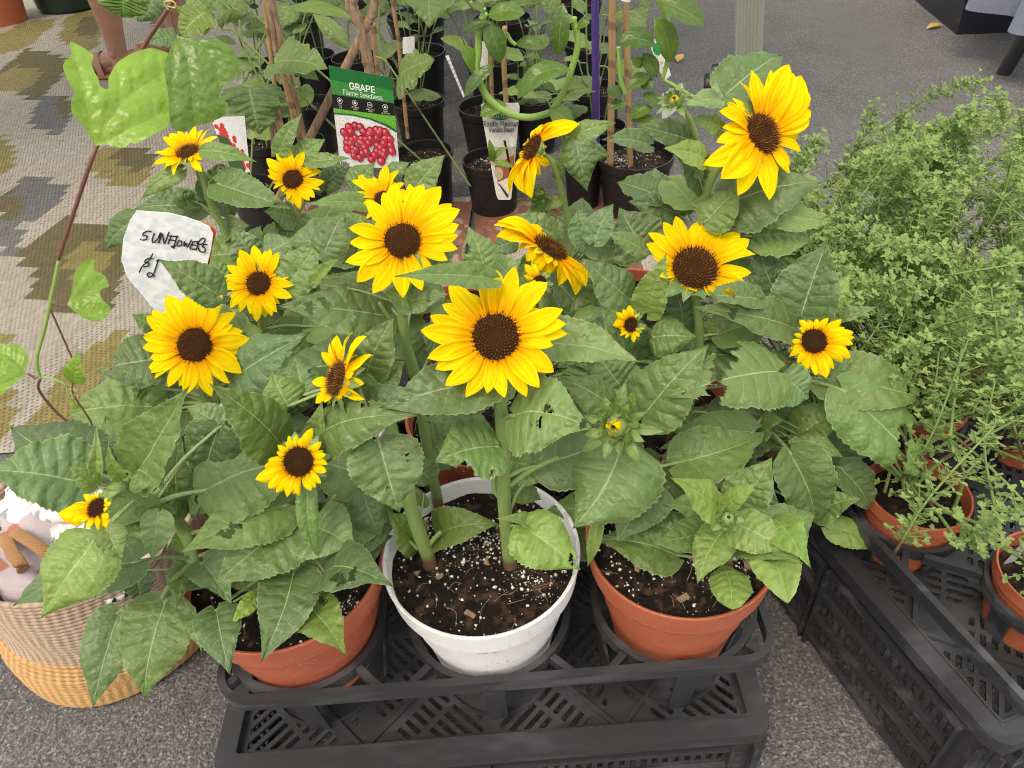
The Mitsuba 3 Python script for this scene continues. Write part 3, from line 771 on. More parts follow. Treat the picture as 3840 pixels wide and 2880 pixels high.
 ('N',(-344,790,533),(-339,780,519),24,(0.32,-0.72,0.61),0.1,0.08,0.25,0,()),
 ('N',(-317,790,486),(-279,780,498),32,(-0.38,-0.53,0.76),-0.1,0.08,0.25,0,()),
 ('N',(-318,800,541),(-328,800,558),18,(0.61,-0.71,0.35),-0.1,0.08,0.25,0,()),
 ('O',(-233,800,571),(-199,810,608),22,(-0.22,-0.87,0.43),-0.05,0.08,0.25,0,()),
 ('O',(-211,800,563),(-181,810,578),26,(-0.08,-0.73,0.68),-0.05,0.08,0.25,0,()),
 ('O',(-200,790,563),(-154,790,563),19,(0.0,-0.63,0.78),0.0,0.08,0.25,0,()),
 ('O',(-193,800,530),(-160,810,549),31,(-0.15,-0.74,0.66),-0.1,0.08,0.25,0,()),
 ('O',(-203,800,524),(-184,800,541),19,(-0.41,-0.78,0.47),-0.1,0.08,0.25,0,()),
 ('O',(-227,780,501),(-257,770,519),34,(0.55,-0.52,0.65),-0.15,0.08,0.25,0,()),
 ('O',(-229,780,501),(-244,760,482),41,(0.08,-0.72,0.69),-0.1,0.08,0.25,0,[(0.4,0.2,0.08)]),
 ('O',(-225,780,501),(-205,780,495),19,(0.22,-0.59,0.78),-0.1,0.08,0.25,0,()),
 ('P',(-129,700,553),(-182,670,572),22,(0.52,-0.45,0.73),0.1,0.12,0.25,0,()),
 ('P',(-84,710,558),(-48,720,589),35,(-0.27,-0.77,0.57),0.05,0.08,0.25,0,()),
 ('P',(-144,720,560),(-120,730,582),34,(-0.19,-0.8,0.56),0.1,0.08,0.25,0,()),
 ('P',(-108,730,567),(-86,740,575),21,(0.02,-0.65,0.76),-0.1,0.08,0.25,0,()),
 ('P',(-163,720,509),(-137,730,524),35,(-0.12,-0.7,0.7),0.0,0.08,0.25,0,()),
 ('Q',(-207,620,512),(-168,640,551),42,(-0.16,-0.81,0.57),0.1,0.08,0.25,0,()),
 ('Q',(-270,650,500),(-286,660,526),29,(0.45,-0.71,0.55),-0.05,0.1,0.25,0,()),
 ('Q',(-251,670,517),(-262,680,549),34,(0.43,-0.81,0.4),-0.15,0.08,0.25,0,()),
 ('Q',(-229,660,530),(-201,670,537),36,(0.02,-0.64,0.77),-0.15,0.08,0.25,0,()),
 ('R',(-241,550,554),(-279,550,593),36,(0.59,-0.59,0.56),0.1,0.08,0.25,0,()),
 ('R',(-256,540,468),(-171,540,516),67,(-0.39,-0.61,0.69),-0.15,0.1,0.4,0,()),
 ('R',(-315,550,493),(-368,540,491),53,(0.08,-0.53,0.85),-0.1,0.1,0.25,0,[(0.7,0.1,0.08),(0.8,0.3,0.05),(0.85,-0.4,0.05)]),
 ('R',(-319,570,512),(-332,570,529),19,(0.64,-0.56,0.52),-0.15,0.08,0.25,0,()),
 ('R',(-218,570,401),(-226,580,448),45,(0.41,-0.88,0.25),-0.1,0.08,0.25,0,()),
 ('R',(-198,580,408),(-207,590,454),42,(0.42,-0.86,0.28),-0.1,0.08,0.25,0,[(0.4,0.3,0.05)]),
 ('R',(-336,560,448),(-352,550,474),31,(0.85,-0.34,0.41),-0.1,0.08,0.25,0,()),
 ('R',(-241,570,497),(-223,570,500),23,(-0.16,-0.55,0.82),0.1,0.08,0.25,0,()),
 ('R',(-310,540,480),(-323,540,470),18,(-0.44,-0.67,0.6),0.2,0.08,0.25,0,()),
 ('R',(-252,590,424),(-213,600,432),42,(-0.03,-0.56,0.83),-0.1,0.08,0.25,0,()),
 ('R',(-263,560,455),(-254,550,445),22,(0.28,-0.55,0.79),-0.1,0.08,0.25,0,()),
 ('E',(-88,540,358),(-44,540,401),50,(-0.56,-0.6,0.57),-0.05,0.08,0.25,0,()),
 ('E',(-86,510,378),(-100,500,351),33,(-0.28,-0.84,0.46),0.0,0.08,0.25,0,()),
 ('E',(-89,540,358),(-67,530,341),36,(0.32,-0.58,0.75),-0.1,0.08,0.25,0,()),
 ('C',(-6,450,428),(32,440,414),39,(0.17,-0.48,0.86),0.0,0.15,0.25,0,()),
 ('G',(44,500,384),(23,500,405),35,(0.57,-0.58,0.58),-0.05,0.08,0.25,0,()),
]

# ------------------------------------------------------------------ helpers
def rgb(*c): return {'type': 'rgb', 'value': list(map(float, c))}
def number(key):
    if key not in scene and key not in labels: return key
    i = 1
    while f'{key}_{i:03d}' in scene or f'{key}_{i:03d}' in labels: i += 1
    return f'{key}_{i:03d}'
def thing(name, label, cat, group=None, kind=None):
    k = number(name); labels[k] = {}
    if label: labels[k]['label'] = label
    if cat: labels[k]['category'] = cat
    if group: labels[k]['group'] = group
    if kind: labels[k]['kind'] = kind
    return k
_used = {}
def put(key, mesh, bsdf, smooth=False, **kw):
    scene[key] = mikit.ply(mesh, bsdf, smooth=smooth, **kw); return key
def part(parent, name, mesh, bsdf, smooth=False, label=None, kind=None, **kw):
    k = parent + '__' + name; n = _used.get(k, 0); _used[k] = n + 1
    if n: k = f'{k}_{n:03d}'
    put(k, mesh, bsdf, smooth, **kw)
    if label or kind: labels[k] = {a: b for a, b in (('label', label), ('kind', kind)) if b}
    return k
def cat(ms):
    vs, fs, o = [], [], 0
    for v, f in ms:
        v, f = np.asarray(v, float), np.asarray(f, int)
        if f.shape[1] == 4: f = np.vstack([f[:, [0, 1, 2]], f[:, [0, 2, 3]]])
        vs.append(v); fs.append(f + o); o += len(v)
    return np.vstack(vs), np.vstack(fs)
def tm(m): return np.array(m.vertices), np.array(m.faces)
def unit(v): v = np.asarray(v, float); return v / (np.linalg.norm(v) + 1e-12)
def grid_faces(nu, nv):
    i, j = np.meshgrid(np.arange(nu - 1), np.arange(nv - 1), indexing='ij'); a = (i * nv + j).ravel()
    return np.vstack([np.stack([a, a + nv, a + nv + 1], 1), np.stack([a, a + nv + 1, a + 1], 1)])
def smooth_path(p, n=None):
    p = np.asarray(p, float)
    if len(p) < 3: return p if n is None else p[0] + (p[-1] - p[0]) * np.linspace(0, 1, n)[:, None]
    q = np.vstack([2 * p[0] - p[1], p, 2 * p[-1] - p[-2]]); out = []; m = max(3, (n or len(p) * 6) // (len(p) - 1))
    for k in range(len(p) - 1):
        t = np.linspace(0, 1, m, endpoint=False)[:, None]; a, b, c, d = q[k:k + 4]
        out.append(.5 * (2 * b + (c - a) * t + (2 * a - 5 * b + 4 * c - d) * t ** 2 + (3 * b - a - 3 * c + d) * t ** 3))
    return np.vstack(out + [p[-1:]])
def tube(p, r, sides=8, closed=False, cap=True):
    p = np.asarray(p, float); n = len(p); r = np.broadcast_to(r, (n,)) if np.ndim(r) < 1 or len(np.atleast_1d(r)) == n else np.interp(np.linspace(0, 1, n), np.linspace(0, 1, len(r)), r)
    t = (np.roll(p, -1, 0) - np.roll(p, 1, 0)) if closed else np.gradient(p, axis=0)
    t /= np.linalg.norm(t, axis=1, keepdims=True) + 1e-12
    a = np.zeros_like(p); v = np.cross(t[0], [0, 0, 1.] if abs(t[0][2]) < .9 else [1., 0, 0]); v = unit(v)
    for k in range(n):
        v = unit(v - (v @ t[k]) * t[k]); a[k] = v
    b = np.cross(t, a); ang = np.arange(sides) * 2 * np.pi / sides
    V = p[:, None] + r[:, None, None] * (np.cos(ang)[None, :, None] * a[:, None] + np.sin(ang)[None, :, None] * b[:, None])
    V = V.reshape(-1, 3); m = n if closed else n - 1
    i, j = np.meshgrid(np.arange(m), np.arange(sides), indexing='ij'); i2 = (i + 1) % n; j2 = (j + 1) % sides
    F = np.stack([i * sides + j, i * sides + j2, i2 * sides + j2, i2 * sides + j], -1).reshape(-1, 4)
    F = np.vstack([F[:, [0, 1, 2]], F[:, [0, 2, 3]]])
    if cap and not closed:
        k = len(V); V = np.vstack([V, p[0] - t[0] * r[0] * .3, p[-1] + t[-1] * r[-1] * .3]); j = np.arange(sides); e = (n - 1) * sides
        F = np.vstack([F, np.stack([j * 0 + k, (j + 1) % sides, j], 1), np.stack([j * 0 + k + 1, e + j, e + (j + 1) % sides], 1)])
    return V, F
def lathe(prof, c=(0, 0, 0), n=72):
    p = np.asarray(prof, float); a = np.arange(n) * 2 * np.pi / n
    V = np.stack([p[:, None, 0] * np.cos(a), p[:, None, 0] * np.sin(a), np.broadcast_to(p[:, None, 1], (len(p), n))], -1).reshape(-1, 3) + np.asarray(c)
    i, j = np.meshgrid(np.arange(len(p) - 1), np.arange(n), indexing='ij'); j2 = (j + 1) % n
    F = np.stack([i * n + j, i * n + j2, (i + 1) * n + j2, (i + 1) * n + j], -1).reshape(-1, 4)
    return V, np.vstack([F[:, [0, 1, 2]], F[:, [0, 2, 3]]])
def extrude(poly, h, z0=0.):
    gs = [g for g in getattr(poly, 'geoms', [poly]) if g.area > 1e-9]; out = []
    for g in gs:
        m = trimesh.creation.extrude_polygon(g, h, engine='earcut'); out.append((np.array(m.vertices) + [0, 0, z0], np.array(m.faces)))
    return cat(out)
def bx(lo, hi):
    m = trimesh.creation.box(np.subtract(hi, lo)); return np.array(m.vertices) + (np.add(lo, hi) / 2), np.array(m.faces)
def frame(o, x, y, z): M = np.eye(4); M[:3, 0], M[:3, 1], M[:3, 2], M[:3, 3] = x, y, z, o; return M
def xf(M, m): return np.asarray(m[0]) @ M[:3, :3].T + M[:3, 3], m[1]
def rotz(a): c, s = math.cos(a), math.sin(a); return np.array([[c, -s, 0, 0], [s, c, 0, 0], [0, 0, 1, 0], [0, 0, 0, 1.]])
def flat(m, c): return np.tile(np.asarray(c, float), (len(m[0]), 1))
R = np.random.default_rng(11)
MM = lambda p: np.asarray(p, float) / 1000

# ------------------------------------------------------------------ materials
def tw(b): return {'type': 'twosided', 'bsdf': b}
def leaf_col(p, n, uv):
    k = dr.floor(uv.x / 2); u = uv.x - 2 * k; v = dr.abs(uv.y); tone = dr.floor(k / 16) / 16; rnd = (k - 16 * dr.floor(k / 16)) / 16
    base = mix((.102, .170, .056), (.245, .355, .058), tone)
    base = base * (0.70 + 0.52 * rnd) * mi.Color3f(1.06 - .12 * cell_rand(k, 7, 2), 1, .85 + .4 * cell_rand(k, 9, 4))
    blot = .75 * fbm(u * 6 + k, uv.y * 3, k * 1.7, octaves=3) + .25 * noise(u * 50 + k, uv.y * 28, 3.)
    base = base * (0.80 + 0.40 * blot)
    mid = dr.maximum(1 - smoothstep(.008, .03, v), .55 * smoothstep(.955, .985, v))
    q = u * 7.5 - v * 1.15 + .15 * noise(u * 4, v * 3, k); fq = dr.abs(q - dr.floor(q + .5))
    side = (1 - smoothstep(.01, .05, fq)) * smoothstep(.0, .12, v) * (1 - smoothstep(.75, .95, v)) * .42
    spk = smoothstep(.84, .88, noise(u * 46 + 3 * k, uv.y * 26, 2.0)) * smoothstep(.6, .7, cell_rand(k, 4, 4)) * .2
    return mix(mix(base, mix(base, (.36, .44, .20), .7), dr.maximum(mid, side * .7)), (.26, .33, .16), spk)
def leaf_bump(p, n, uv): return fbm(p.x * 260, p.y * 260, p.z * 260, octaves=2)
scene['mat_leaf'] = {'type': 'bumpmap', 'tex': mikit.proc(leaf_bump, eps=6e-4), 'scale': 0.0017,
    'bsdf': {'type': 'blendbsdf', 'weight': .17, 'a': tw({'type': 'principled', 'base_color': mikit.proc(leaf_col), 'roughness': .43, 'specular': .5, 'sheen': .1}), 'b': {'type': 'principledthin', 'base_color': mikit.proc(leaf_col), 'roughness': .5, 'diff_trans': 1.9, 'spec_trans': 0.0}}}
def gloss_col(p, n, uv):
    k = dr.floor(uv.x / 2); u = uv.x - 2 * k; v = dr.abs(uv.y); tone = dr.floor(k / 16) / 16; rnd = (k - 16 * dr.floor(k / 16)) / 16
    base = mix((.050, .105, .028), (.235, .40, .030), tone) * (0.85 + .3 * rnd) * (.78 + .44 * fbm(u * 9 + k, uv.y * 5, k, octaves=3))
    mid = 1 - smoothstep(.01, .035, v); q = u * 6 - v * .9; fq = dr.abs(q - dr.floor(q + .5))
    side = (1 - smoothstep(.02, .05, fq)) * (1 - smoothstep(.75, .95, v)) * .45
    return mix(base, (.33, .42, .12), dr.maximum(mid, side) * .6)
scene['mat_glossleaf'] = {'type': 'bumpmap', 'tex': mikit.proc(leaf_bump, eps=6e-4), 'scale': .0010, 'bsdf': {'type': 'blendbsdf', 'weight': .30, 'a': tw({'type': 'principled', 'base_color': mikit.proc(gloss_col), 'roughness': .30, 'specular': .55}), 'b': {'type': 'principledthin', 'base_color': mikit.proc(gloss_col), 'roughness': .5, 'diff_trans': 1.9, 'spec_trans': 0.0}}}
def petal_col(p, n, uv):
    k = dr.floor(uv.x / 2); u = uv.x - 2 * k
    st = noise(uv.y * 7 + k * 3.1, u * 1.5, k)
    c = mix((.92, .44, .004), (.98, .735, .007), smoothstep(.0, .55, u))
    cr = smoothstep(.80, .98, .5 + .5 * dr.cos(uv.y * 9.4 + .8 * noise(u * 2, k, 1.))) * smoothstep(.02, .2, u) * (1 - smoothstep(.6, .95, u))
    return c * (.86 + .2 * st) * (1 - .16 * cr) * (.93 + .14 * cell_rand(k, 3, 1))
scene['mat_petal'] = {'type': 'principledthin', 'base_color': mikit.proc(petal_col), 'roughness': .55, 'eta': 1.4, 'diff_trans': .7, 'spec_trans': 0.0}
VC = {'type': 'mesh_attribute', 'name': 'vertex_color'}
scene['mat_floret'] = tw({'type': 'principled', 'base_color': VC, 'roughness': .8, 'specular': .08})
scene['mat_print'] = tw({'type': 'principled', 'base_color': VC, 'roughness': .35, 'specular': .5})
def stem_col(p, n, uv):
    return mix(mix((.15, .235, .06), (.25, .33, .11), fbm(p.x * 90, p.y * 90, p.z * 25)), (.12, .045, .035), .85 * (1 - smoothstep(.318, .332, p.z)) * smoothstep(.30, .304, p.z))
scene['mat_stem'] = tw({'type': 'principled', 'base_color': mikit.proc(stem_col), 'roughness': .55, 'sheen': .5, 'specular': .4})
def wood_col(p, n, uv):
    a = fbm(p.x * 160, p.y * 160, p.z * 18); ring = smoothstep(.92, .98, dr.abs(dr.sin(p.z * 42 + 6 * noise(p.x * 9, p.y * 9))))
    return mix(mix((.28, .17, .075), (.44, .30, .15), a), (.10, .06, .03), ring * .6)
scene['mat_bamboo'] = tw({'type': 'principled', 'base_color': mikit.proc(wood_col), 'roughness': .5})
def bark_col(p, n, uv):
    a = fbm(p.x * 220, p.y * 220, p.z * 40); return mix((.12, .07, .045), (.42, .29, .19), a)
scene['mat_bark'] = {'type': 'bumpmap', 'tex': mikit.proc(lambda p, n, uv: fbm(p.x * 260, p.y * 260, p.z * 40), eps=1e-3), 'scale': .004, 'bsdf': tw({'type': 'principled', 'base_color': mikit.proc(bark_col), 'roughness': .85})}
scene['mat_vine'] = tw({'type': 'principled', 'base_color': VC, 'roughness': .4})
def asph(p, n, uv):
    f1, f2, r = voronoi(p.x * 185, p.y * 185); g1, g2, r2 = voronoi(p.x * 370 + 7, p.y * 370)
    big = fbm(p.x * 2.3, p.y * 2.3, 0.0); mot = fbm(p.x * 14, p.y * 14, 1.0)
    warm = mix((.166, .163, .163), (.182, .175, .170), smoothstep(.35, .65, big))
    base = warm * (.72 + .25 * big + .35 * mot)
    fine = base * (.62 + .8 * r2 * r2) * (.75 + .25 * smoothstep(.02, .15, g2 - g1))
    st = smoothstep(.36, .30, f1) * smoothstep(.30, .36, r)
    stone = mix((.075, .072, .072), (.34, .32, .30), r * r * r * 1.25 - .1)
    return mix(fine, stone, st * .72)
def asph_h(p, n, uv):
    f1, f2, r = voronoi(p.x * 155, p.y * 155); g1, g2, r2 = voronoi(p.x * 330 + 7, p.y * 330)
    return smoothstep(.5, .0, f1) * r + .6 * smoothstep(.45, .1, g1)
scene['mat_asphalt'] = {'type': 'bumpmap', 'tex': mikit.proc(asph_h, eps=6e-4), 'scale': .0028, 'bsdf': tw({'type': 'principled', 'base_color': mikit.proc(asph), 'roughness': .8, 'specular': .4})}
rd = np.array(RUGDIR); rp = np.array([rd[1], -rd[0]])
def rug_cells(p):
    a = p.x * float(rd[0]) + p.y * float(rd[1]); b = p.x * float(rp[0]) + p.y * float(rp[1]); return a, b
def rug_col(p, n, uv):
    a, b = rug_cells(p); sa, sb = .042, .017
    qa, qb = (dr.floor(a / sa) + .5) * sa, (dr.floor(b / sb) + .5) * sb
    x = qa * float(rd[0]) + qb * float(rp[0]); y = qa * float(rd[1]) + qb * float(rp[1])
    col = mi.Color3f(.335, .303, .252); cols = [(.220, .182, .064), (.118, .100, .042), (.130, .126, .124)]
    jit = .35 * (noise(x * 11, y * 11, 3.) - .5)
    for cx, cy, ax, ay, bx_, by_, k in RUGBLOBS:
        det = ax * by_ - ay * bx_; dx, dy = x - cx, y - cy
        s = (dx * by_ - dy * bx_) / det; t = (ax * dy - ay * dx) / det
        col = dr.select(dr.abs(s) + dr.abs(t) * .75 + .35 * dr.maximum(dr.abs(s), dr.abs(t)) < 1.35 + jit, mi.Color3f(*cols[k]), col)
    fa, fb = a / .0170 - dr.floor(a / .0170), b / .0055; row = dr.floor(fb)
    fa2 = a / .017 + .5 * (row - 2 * dr.floor(row / 2)); fa2 = fa2 - dr.floor(fa2); fb = fb - row
    hole = (1 - smoothstep(.10, .2, dr.abs(fa2 - .5))) * (1 - smoothstep(.2, .4, dr.abs(fb - .5)))
    cr = cell_rand(dr.floor(a / .017), row, 5)
    return col * (.8 + .35 * cr) * (1 - .6 * hole) * (.85 + .3 * fbm(p.x * 3, p.y * 3, 1.))
def rug_h(p, n, uv):
    a, b = rug_cells(p); return dr.abs(dr.sin(b / .0055 * math.pi)) * .6 + .4 * dr.abs(dr.sin(a / .017 * math.pi))
scene['mat_rug'] = {'type': 'bumpmap', 'tex': mikit.proc(rug_h, eps=8e-4), 'scale': .0016, 'bsdf': tw({'type': 'principled', 'base_color': mikit.proc(rug_col), 'roughness': .7, 'specular': .3})}
def news_col(p, n, uv):
    colw = .075; c = dr.floor(p.x / colw); fx = p.x / colw - c; ln = p.y / .0042; fl = ln - dr.floor(ln)
    blk = cell_rand(c, dr.floor(p.y / .16), 4)
    txt = smoothstep(.45, .55, dr.abs(fl - .5) * 2) * (1 - smoothstep(.44, .47, dr.abs(fx - .5))) * smoothstep(.25, .4, noise(p.x * 420, dr.floor(ln) * 3, 1.))
    ph = mix((.27, .10, .06), (.12, .06, .045), fbm(p.x * 60, p.y * 25, 2.)); ph = mix(ph, (.36, .27, .21), smoothstep(.6, .75, fbm(p.x * 38, p.y * 38, 9.)) * .8)
    paper = mix((.40, .35, .28), (.10, .09, .09), txt * .8)
    return dr.select(blk > .12, ph, paper)
scene['mat_news'] = tw({'type': 'principled', 'base_color': mikit.proc(news_col), 'roughness': .7})
def page_col(p, n, uv):
    ln = p.y / .0075; fl = ln - dr.floor(ln); c = dr.floor(p.x / .11); fx = p.x / .11 - c
    txt = smoothstep(.35, .6, dr.abs(fl - .5) * 2) * (1 - smoothstep(.42, .46, dr.abs(fx - .5))) * smoothstep(.3, .45, noise(p.x * 260, dr.floor(ln) * 3, 1.))
    return mix((.44, .40, .33), (.14, .12, .11), txt * .8)
scene['mat_newspage'] = tw({'type': 'principled', 'base_color': mikit.proc(page_col), 'roughness': .75})
def plastic(c, rough, spec=.5, g=.12):
    def f(p, n, uv, c=c, g=g): return mi.Color3f(*c) * (1 - g + 2 * g * fbm(p.x * 70, p.y * 70, p.z * 70)) 
    return tw({'type': 'principled', 'base_color': mikit.proc(f), 'roughness': rough, 'specular': spec})
def terr(p, n, uv):
    s = smoothstep(.72, .80, noise(p.x * 300, p.y * 300, p.z * 300)) * smoothstep(.45, .7, fbm(p.x * 22, p.y * 22, p.z * 22))
    return mix(mi.Color3f(.40, .105, .052) * (.88 + .24 * fbm(p.x * 30, p.y * 30, p.z * 60)), (.55, .36, .28), s * .18)
scene['mat_terracotta'] = tw({'type': 'principled', 'base_color': mikit.proc(terr), 'roughness': .42, 'specular': .45})
def whitep(p, n, uv):
    s = smoothstep(.73, .80, noise(p.x * 210, p.y * 210, p.z * 210)) * smoothstep(.42, .62, fbm(p.x * 26, p.y * 26, p.z * 26))
    sc = smoothstep(.80, .86, noise(p.x * 500, p.y * 500, p.z * 40)) * smoothstep(.5, .62, fbm(p.x * 18 + 4, p.y * 18, p.z * 18))
    return mix(mi.Color3f(.80, .795, .785) * (.94 + .1 * fbm(p.x * 40, p.y * 40, p.z * 40)), (.22, .19, .15), dr.maximum(s * .4, sc * .15))
scene['mat_whiteplastic'] = tw({'type': 'principled', 'base_color': mikit.proc(whitep), 'roughness': .35, 'specular': .5})
def crate_c(p, n, uv):
    d = fbm(p.x * 24, p.y * 24, p.z * 24); s = smoothstep(.80, .86, noise(p.x * 420, p.y * 420, p.z * 420)) * smoothstep(.4, .7, d)
    sm = smoothstep(.52, .72, fbm(p.x * 11 + 3, p.y * 40, p.z * 40))
    return mix(mix((.027, .028, .032), (.060, .062, .070), sm), (.15, .14, .12), s * .25)
scene['mat_crate'] = tw({'type': 'principled', 'base_color': mikit.proc(crate_c), 'roughness': .40, 'specular': .5})
scene['mat_blackpot'] = plastic((.013, .013, .014), .38, .45, .3)
def soil_c(p, n, uv):
    a = fbm(p.x * 130, p.y * 130, p.z * 130); return mix((.010, .007, .005), (.060, .034, .022), smoothstep(.45, .78, a))
scene['mat_soil'] = {'type': 'bumpmap', 'tex': mikit.proc(lambda p, n, uv: fbm(p.x * 300, p.y * 300, p.z * 300), eps=1e-3), 'scale': .006, 'bsdf': tw({'type': 'principled', 'base_color': mikit.proc(soil_c), 'roughness': .9, 'specular': .25})}
def perl_c(p, n, uv): return mix((.50, .42, .30), (.80, .77, .70), smoothstep(.25, .6, noise(p.x * 350, p.y * 350, p.z * 350)))
scene['mat_perlite'] = tw({'type': 'principled', 'base_color': mikit.proc(perl_c), 'roughness': .85})
def rope_c(p, n, uv):
    g = smoothstep(.40, .45, uv.x + .02 * (noise(p.x * 60, p.y * 60, p.z * 60) - .5)); tw_ = dr.sin(uv.y * 1.0)
    b = mix((.58, .345, .14), (.47, .345, .25), g); return b * (.70 + .25 * fbm(p.x * 280, p.y * 280, p.z * 280) + .16 * tw_)
scene['mat_rope'] = tw({'type': 'principled', 'base_color': mikit.proc(rope_c), 'roughness': .8, 'sheen': .6})
def fab(p, n, uv):
    k = dr.floor(uv.x / 2); u = uv.x - 2 * k; f1, f2, r = voronoi(u * 13 + k, uv.y * 13)
    dots = (1 - smoothstep(.16, .24, f1)) * smoothstep(.35, .45, r); spots = 1 - smoothstep(.26, .34, f1)
    st = smoothstep(.35, .45, dr.abs(dr.sin(uv.y * 17))); wv = .5 + .5 * dr.sin(u * 260) * dr.sin(uv.y * 190)
    c = mix((.66, .64, .62), (.16, .19, .22), dots * .8)
    c = dr.select(k > .5, mix((.42, .36, .38), (.36, .14, .09), (1 - st) * (1 - smoothstep(.04, .06, dr.abs(u - .45)))), c)
    c = dr.select(k > 1.5, mi.Color3f(.62, .47, .44) * (.9 + .2 * noise(u * 9, uv.y * 9)), c)
    c = dr.select(k > 2.5, mix((.72, .71, .70), (.02, .02, .025), spots), c)
    c = dr.select(k > 3.5, mix((.19, .095, .035), (.40, .215, .085), wv), c)
    return c
scene['mat_fabric'] = tw({'type': 'principled', 'base_color': mikit.proc(fab), 'roughness': .8, 'sheen': .4})
def card_c(p, n, uv): return mix((.68, .72, .77), (.84, .86, .88), smoothstep(.35, .65, fbm(p.x * 180, p.y * 30, p.z * 180, octaves=3)))
scene['mat_card'] = tw({'type': 'principled', 'base_color': mikit.proc(card_c), 'roughness': .5})
scene['mat_skin'] = tw({'type': 'principled', 'base_color': mikit.proc(lambda p, n, uv: mix((.30, .145, .095), (.40, .21, .145), fbm(p.x * 40, p.y * 40, p.z * 40))), 'roughness': .5})
scene['mat_canopy'] = {'type': 'principledthin', 'base_color': rgb(.55, .56, .55), 'roughness': .8, 'diff_trans': .5, 'spec_trans': 0.0}
def alu_c(p, n, uv): return mix((.20, .22, .175), (.27, .285, .24), fbm(p.x * 30, p.y * 30, p.z * 6))
scene['mat_frame'] = tw({'type': 'principled', 'base_color': mikit.proc(alu_c), 'roughness': .42, 'specular': .5})
def herb_c(p, n, uv):
    a = fbm(p.x * 14, p.y * 14, p.z * 14); return mix((.115, .20, .055), (.32, .44, .155), smoothstep(.0, 1., uv.x) * .75 + .25 * a)
scene['mat_herb'] = {'type': 'principledthin', 'base_color': mikit.proc(herb_c), 'roughness': .5, 'eta': 1.5, 'diff_trans': .6, 'spec_trans': 0.0}
def cloth_c(p, n, uv): return mix((.17, .19, .27), (.25, .27, .35), fbm(p.x * 50, p.y * 50, p.z * 50))
scene['mat_tablecloth'] = tw({'type': 'principled', 'base_color': mikit.proc(cloth_c), 'roughness': .85, 'sheen': .4})

# ------------------------------------------------------------------ setting: asphalt, rug, newspaper
def sheet(x0, x1, y0, y1, z, nx=2, ny=2):
    x, y = np.meshgrid(np.linspace(x0, x1, nx), np.linspace(y0, y1, ny), indexing='ij')
    return np.stack([x, y, 0 * x + z], -1).reshape(-1, 3), grid_faces(nx, ny)
put('ground', sheet(-60, 60, -40, 80, 0), 'mat_asphalt'); labels['ground'] = {'kind': 'structure', 'label': 'grey speckled asphalt street surface'}
e = MM(RUGEDGE)
ys = np.linspace(0, 1, 60); x, t = np.meshgrid(np.linspace(-3.6, -.35, 120), ys, indexing='ij')
y0 = np.interp(x, [-3.6, e[0, 0], e[1, 0], e[2, 0], e[3, 0], -.35], [.93, e[0, 1], e[1, 1], e[2, 1], e[3, 1], 1.06])
y = y0 + (6.0 - y0) * t
w = np.exp(-((x * rp[0] + y * rp[1] + 1.19) / .022) ** 2) * .008 + .003 * meshkit.noise(np.stack([x * 3, y * 3, 0 * x], -1))
rug = thing('rug', 'woven plastic outdoor rug in beige, olive and grey patterns on the asphalt', 'rug')
rugV = np.stack([x, y, .005 + w], -1).reshape(-1, 3); put(rug, (rugV, grid_faces(120, 60)), 'mat_rug', smooth=True)
for k, (x0, x1, ya, yb, lab) in enumerate([(-.50, -.08, 1.32, 1.80, 'newspaper sheet printed in brick red, under the pots left of the vanilla pot'), (-.06, .34, 1.30, 1.75, 'newspaper sheet printed in brick red, under the vanilla pot'), (-1.02, -.62, 2.55, 3.05, 'cream newspaper page with lines of text lying on the rug near the feet')]):
    m = sheet(x0, x1, ya, yb, .012 + .001 * k, 14, 14); v = m[0]; v[:, 2] += .004 * meshkit.noise(v * [6, 6, 1] + k)
    c = np.array([(x0 + x1) / 2, (ya + yb) / 2, 0]); v = (v - c) @ rotz(.07 * (k - 1.2))[:3, :3].T + c
    put(thing('newspaper', lab, 'newspaper'), (v, m[1]), 'mat_news' if k < 2 else 'mat_newspage', smooth=True)

# ------------------------------------------------------------------ crates, trays
def wall_panel(L, H, ribs=3, pitch=.0115):
    """a slatted crate side in its own x (length), z (height) plane, thickness along -y"""
    p = box(0, 0, L, H); cuts = []
    rows = np.linspace(.014, H - .016, ribs + 1)
    for a, b in zip(rows[:-1], rows[1:]):
        for x in np.arange(.035, L - .035, pitch): cuts.append(box(x, a + .004, x + pitch * .52, b - .004))
    p = p.difference(unary_union(cuts)); v, f = extrude(p, .003); m = (np.stack([v[:, 0], -v[:, 2], v[:, 1]], 1), f[:, ::-1])
    bars = [bx((.03, .0005, z - .0035), (L * .49, .007, z + .0035)) for z in rows] + [bx((L * .51, .0005, z - .0035), (L - .03, .007, z + .0035)) for z in rows]
    posts = [bx((x - .002, .0005, 0), (x + .002, .010, H - .012)) for x in (.006, .03, L * .49, L * .51, L - .03, L - .006)]
    return cat([m] + bars + posts)
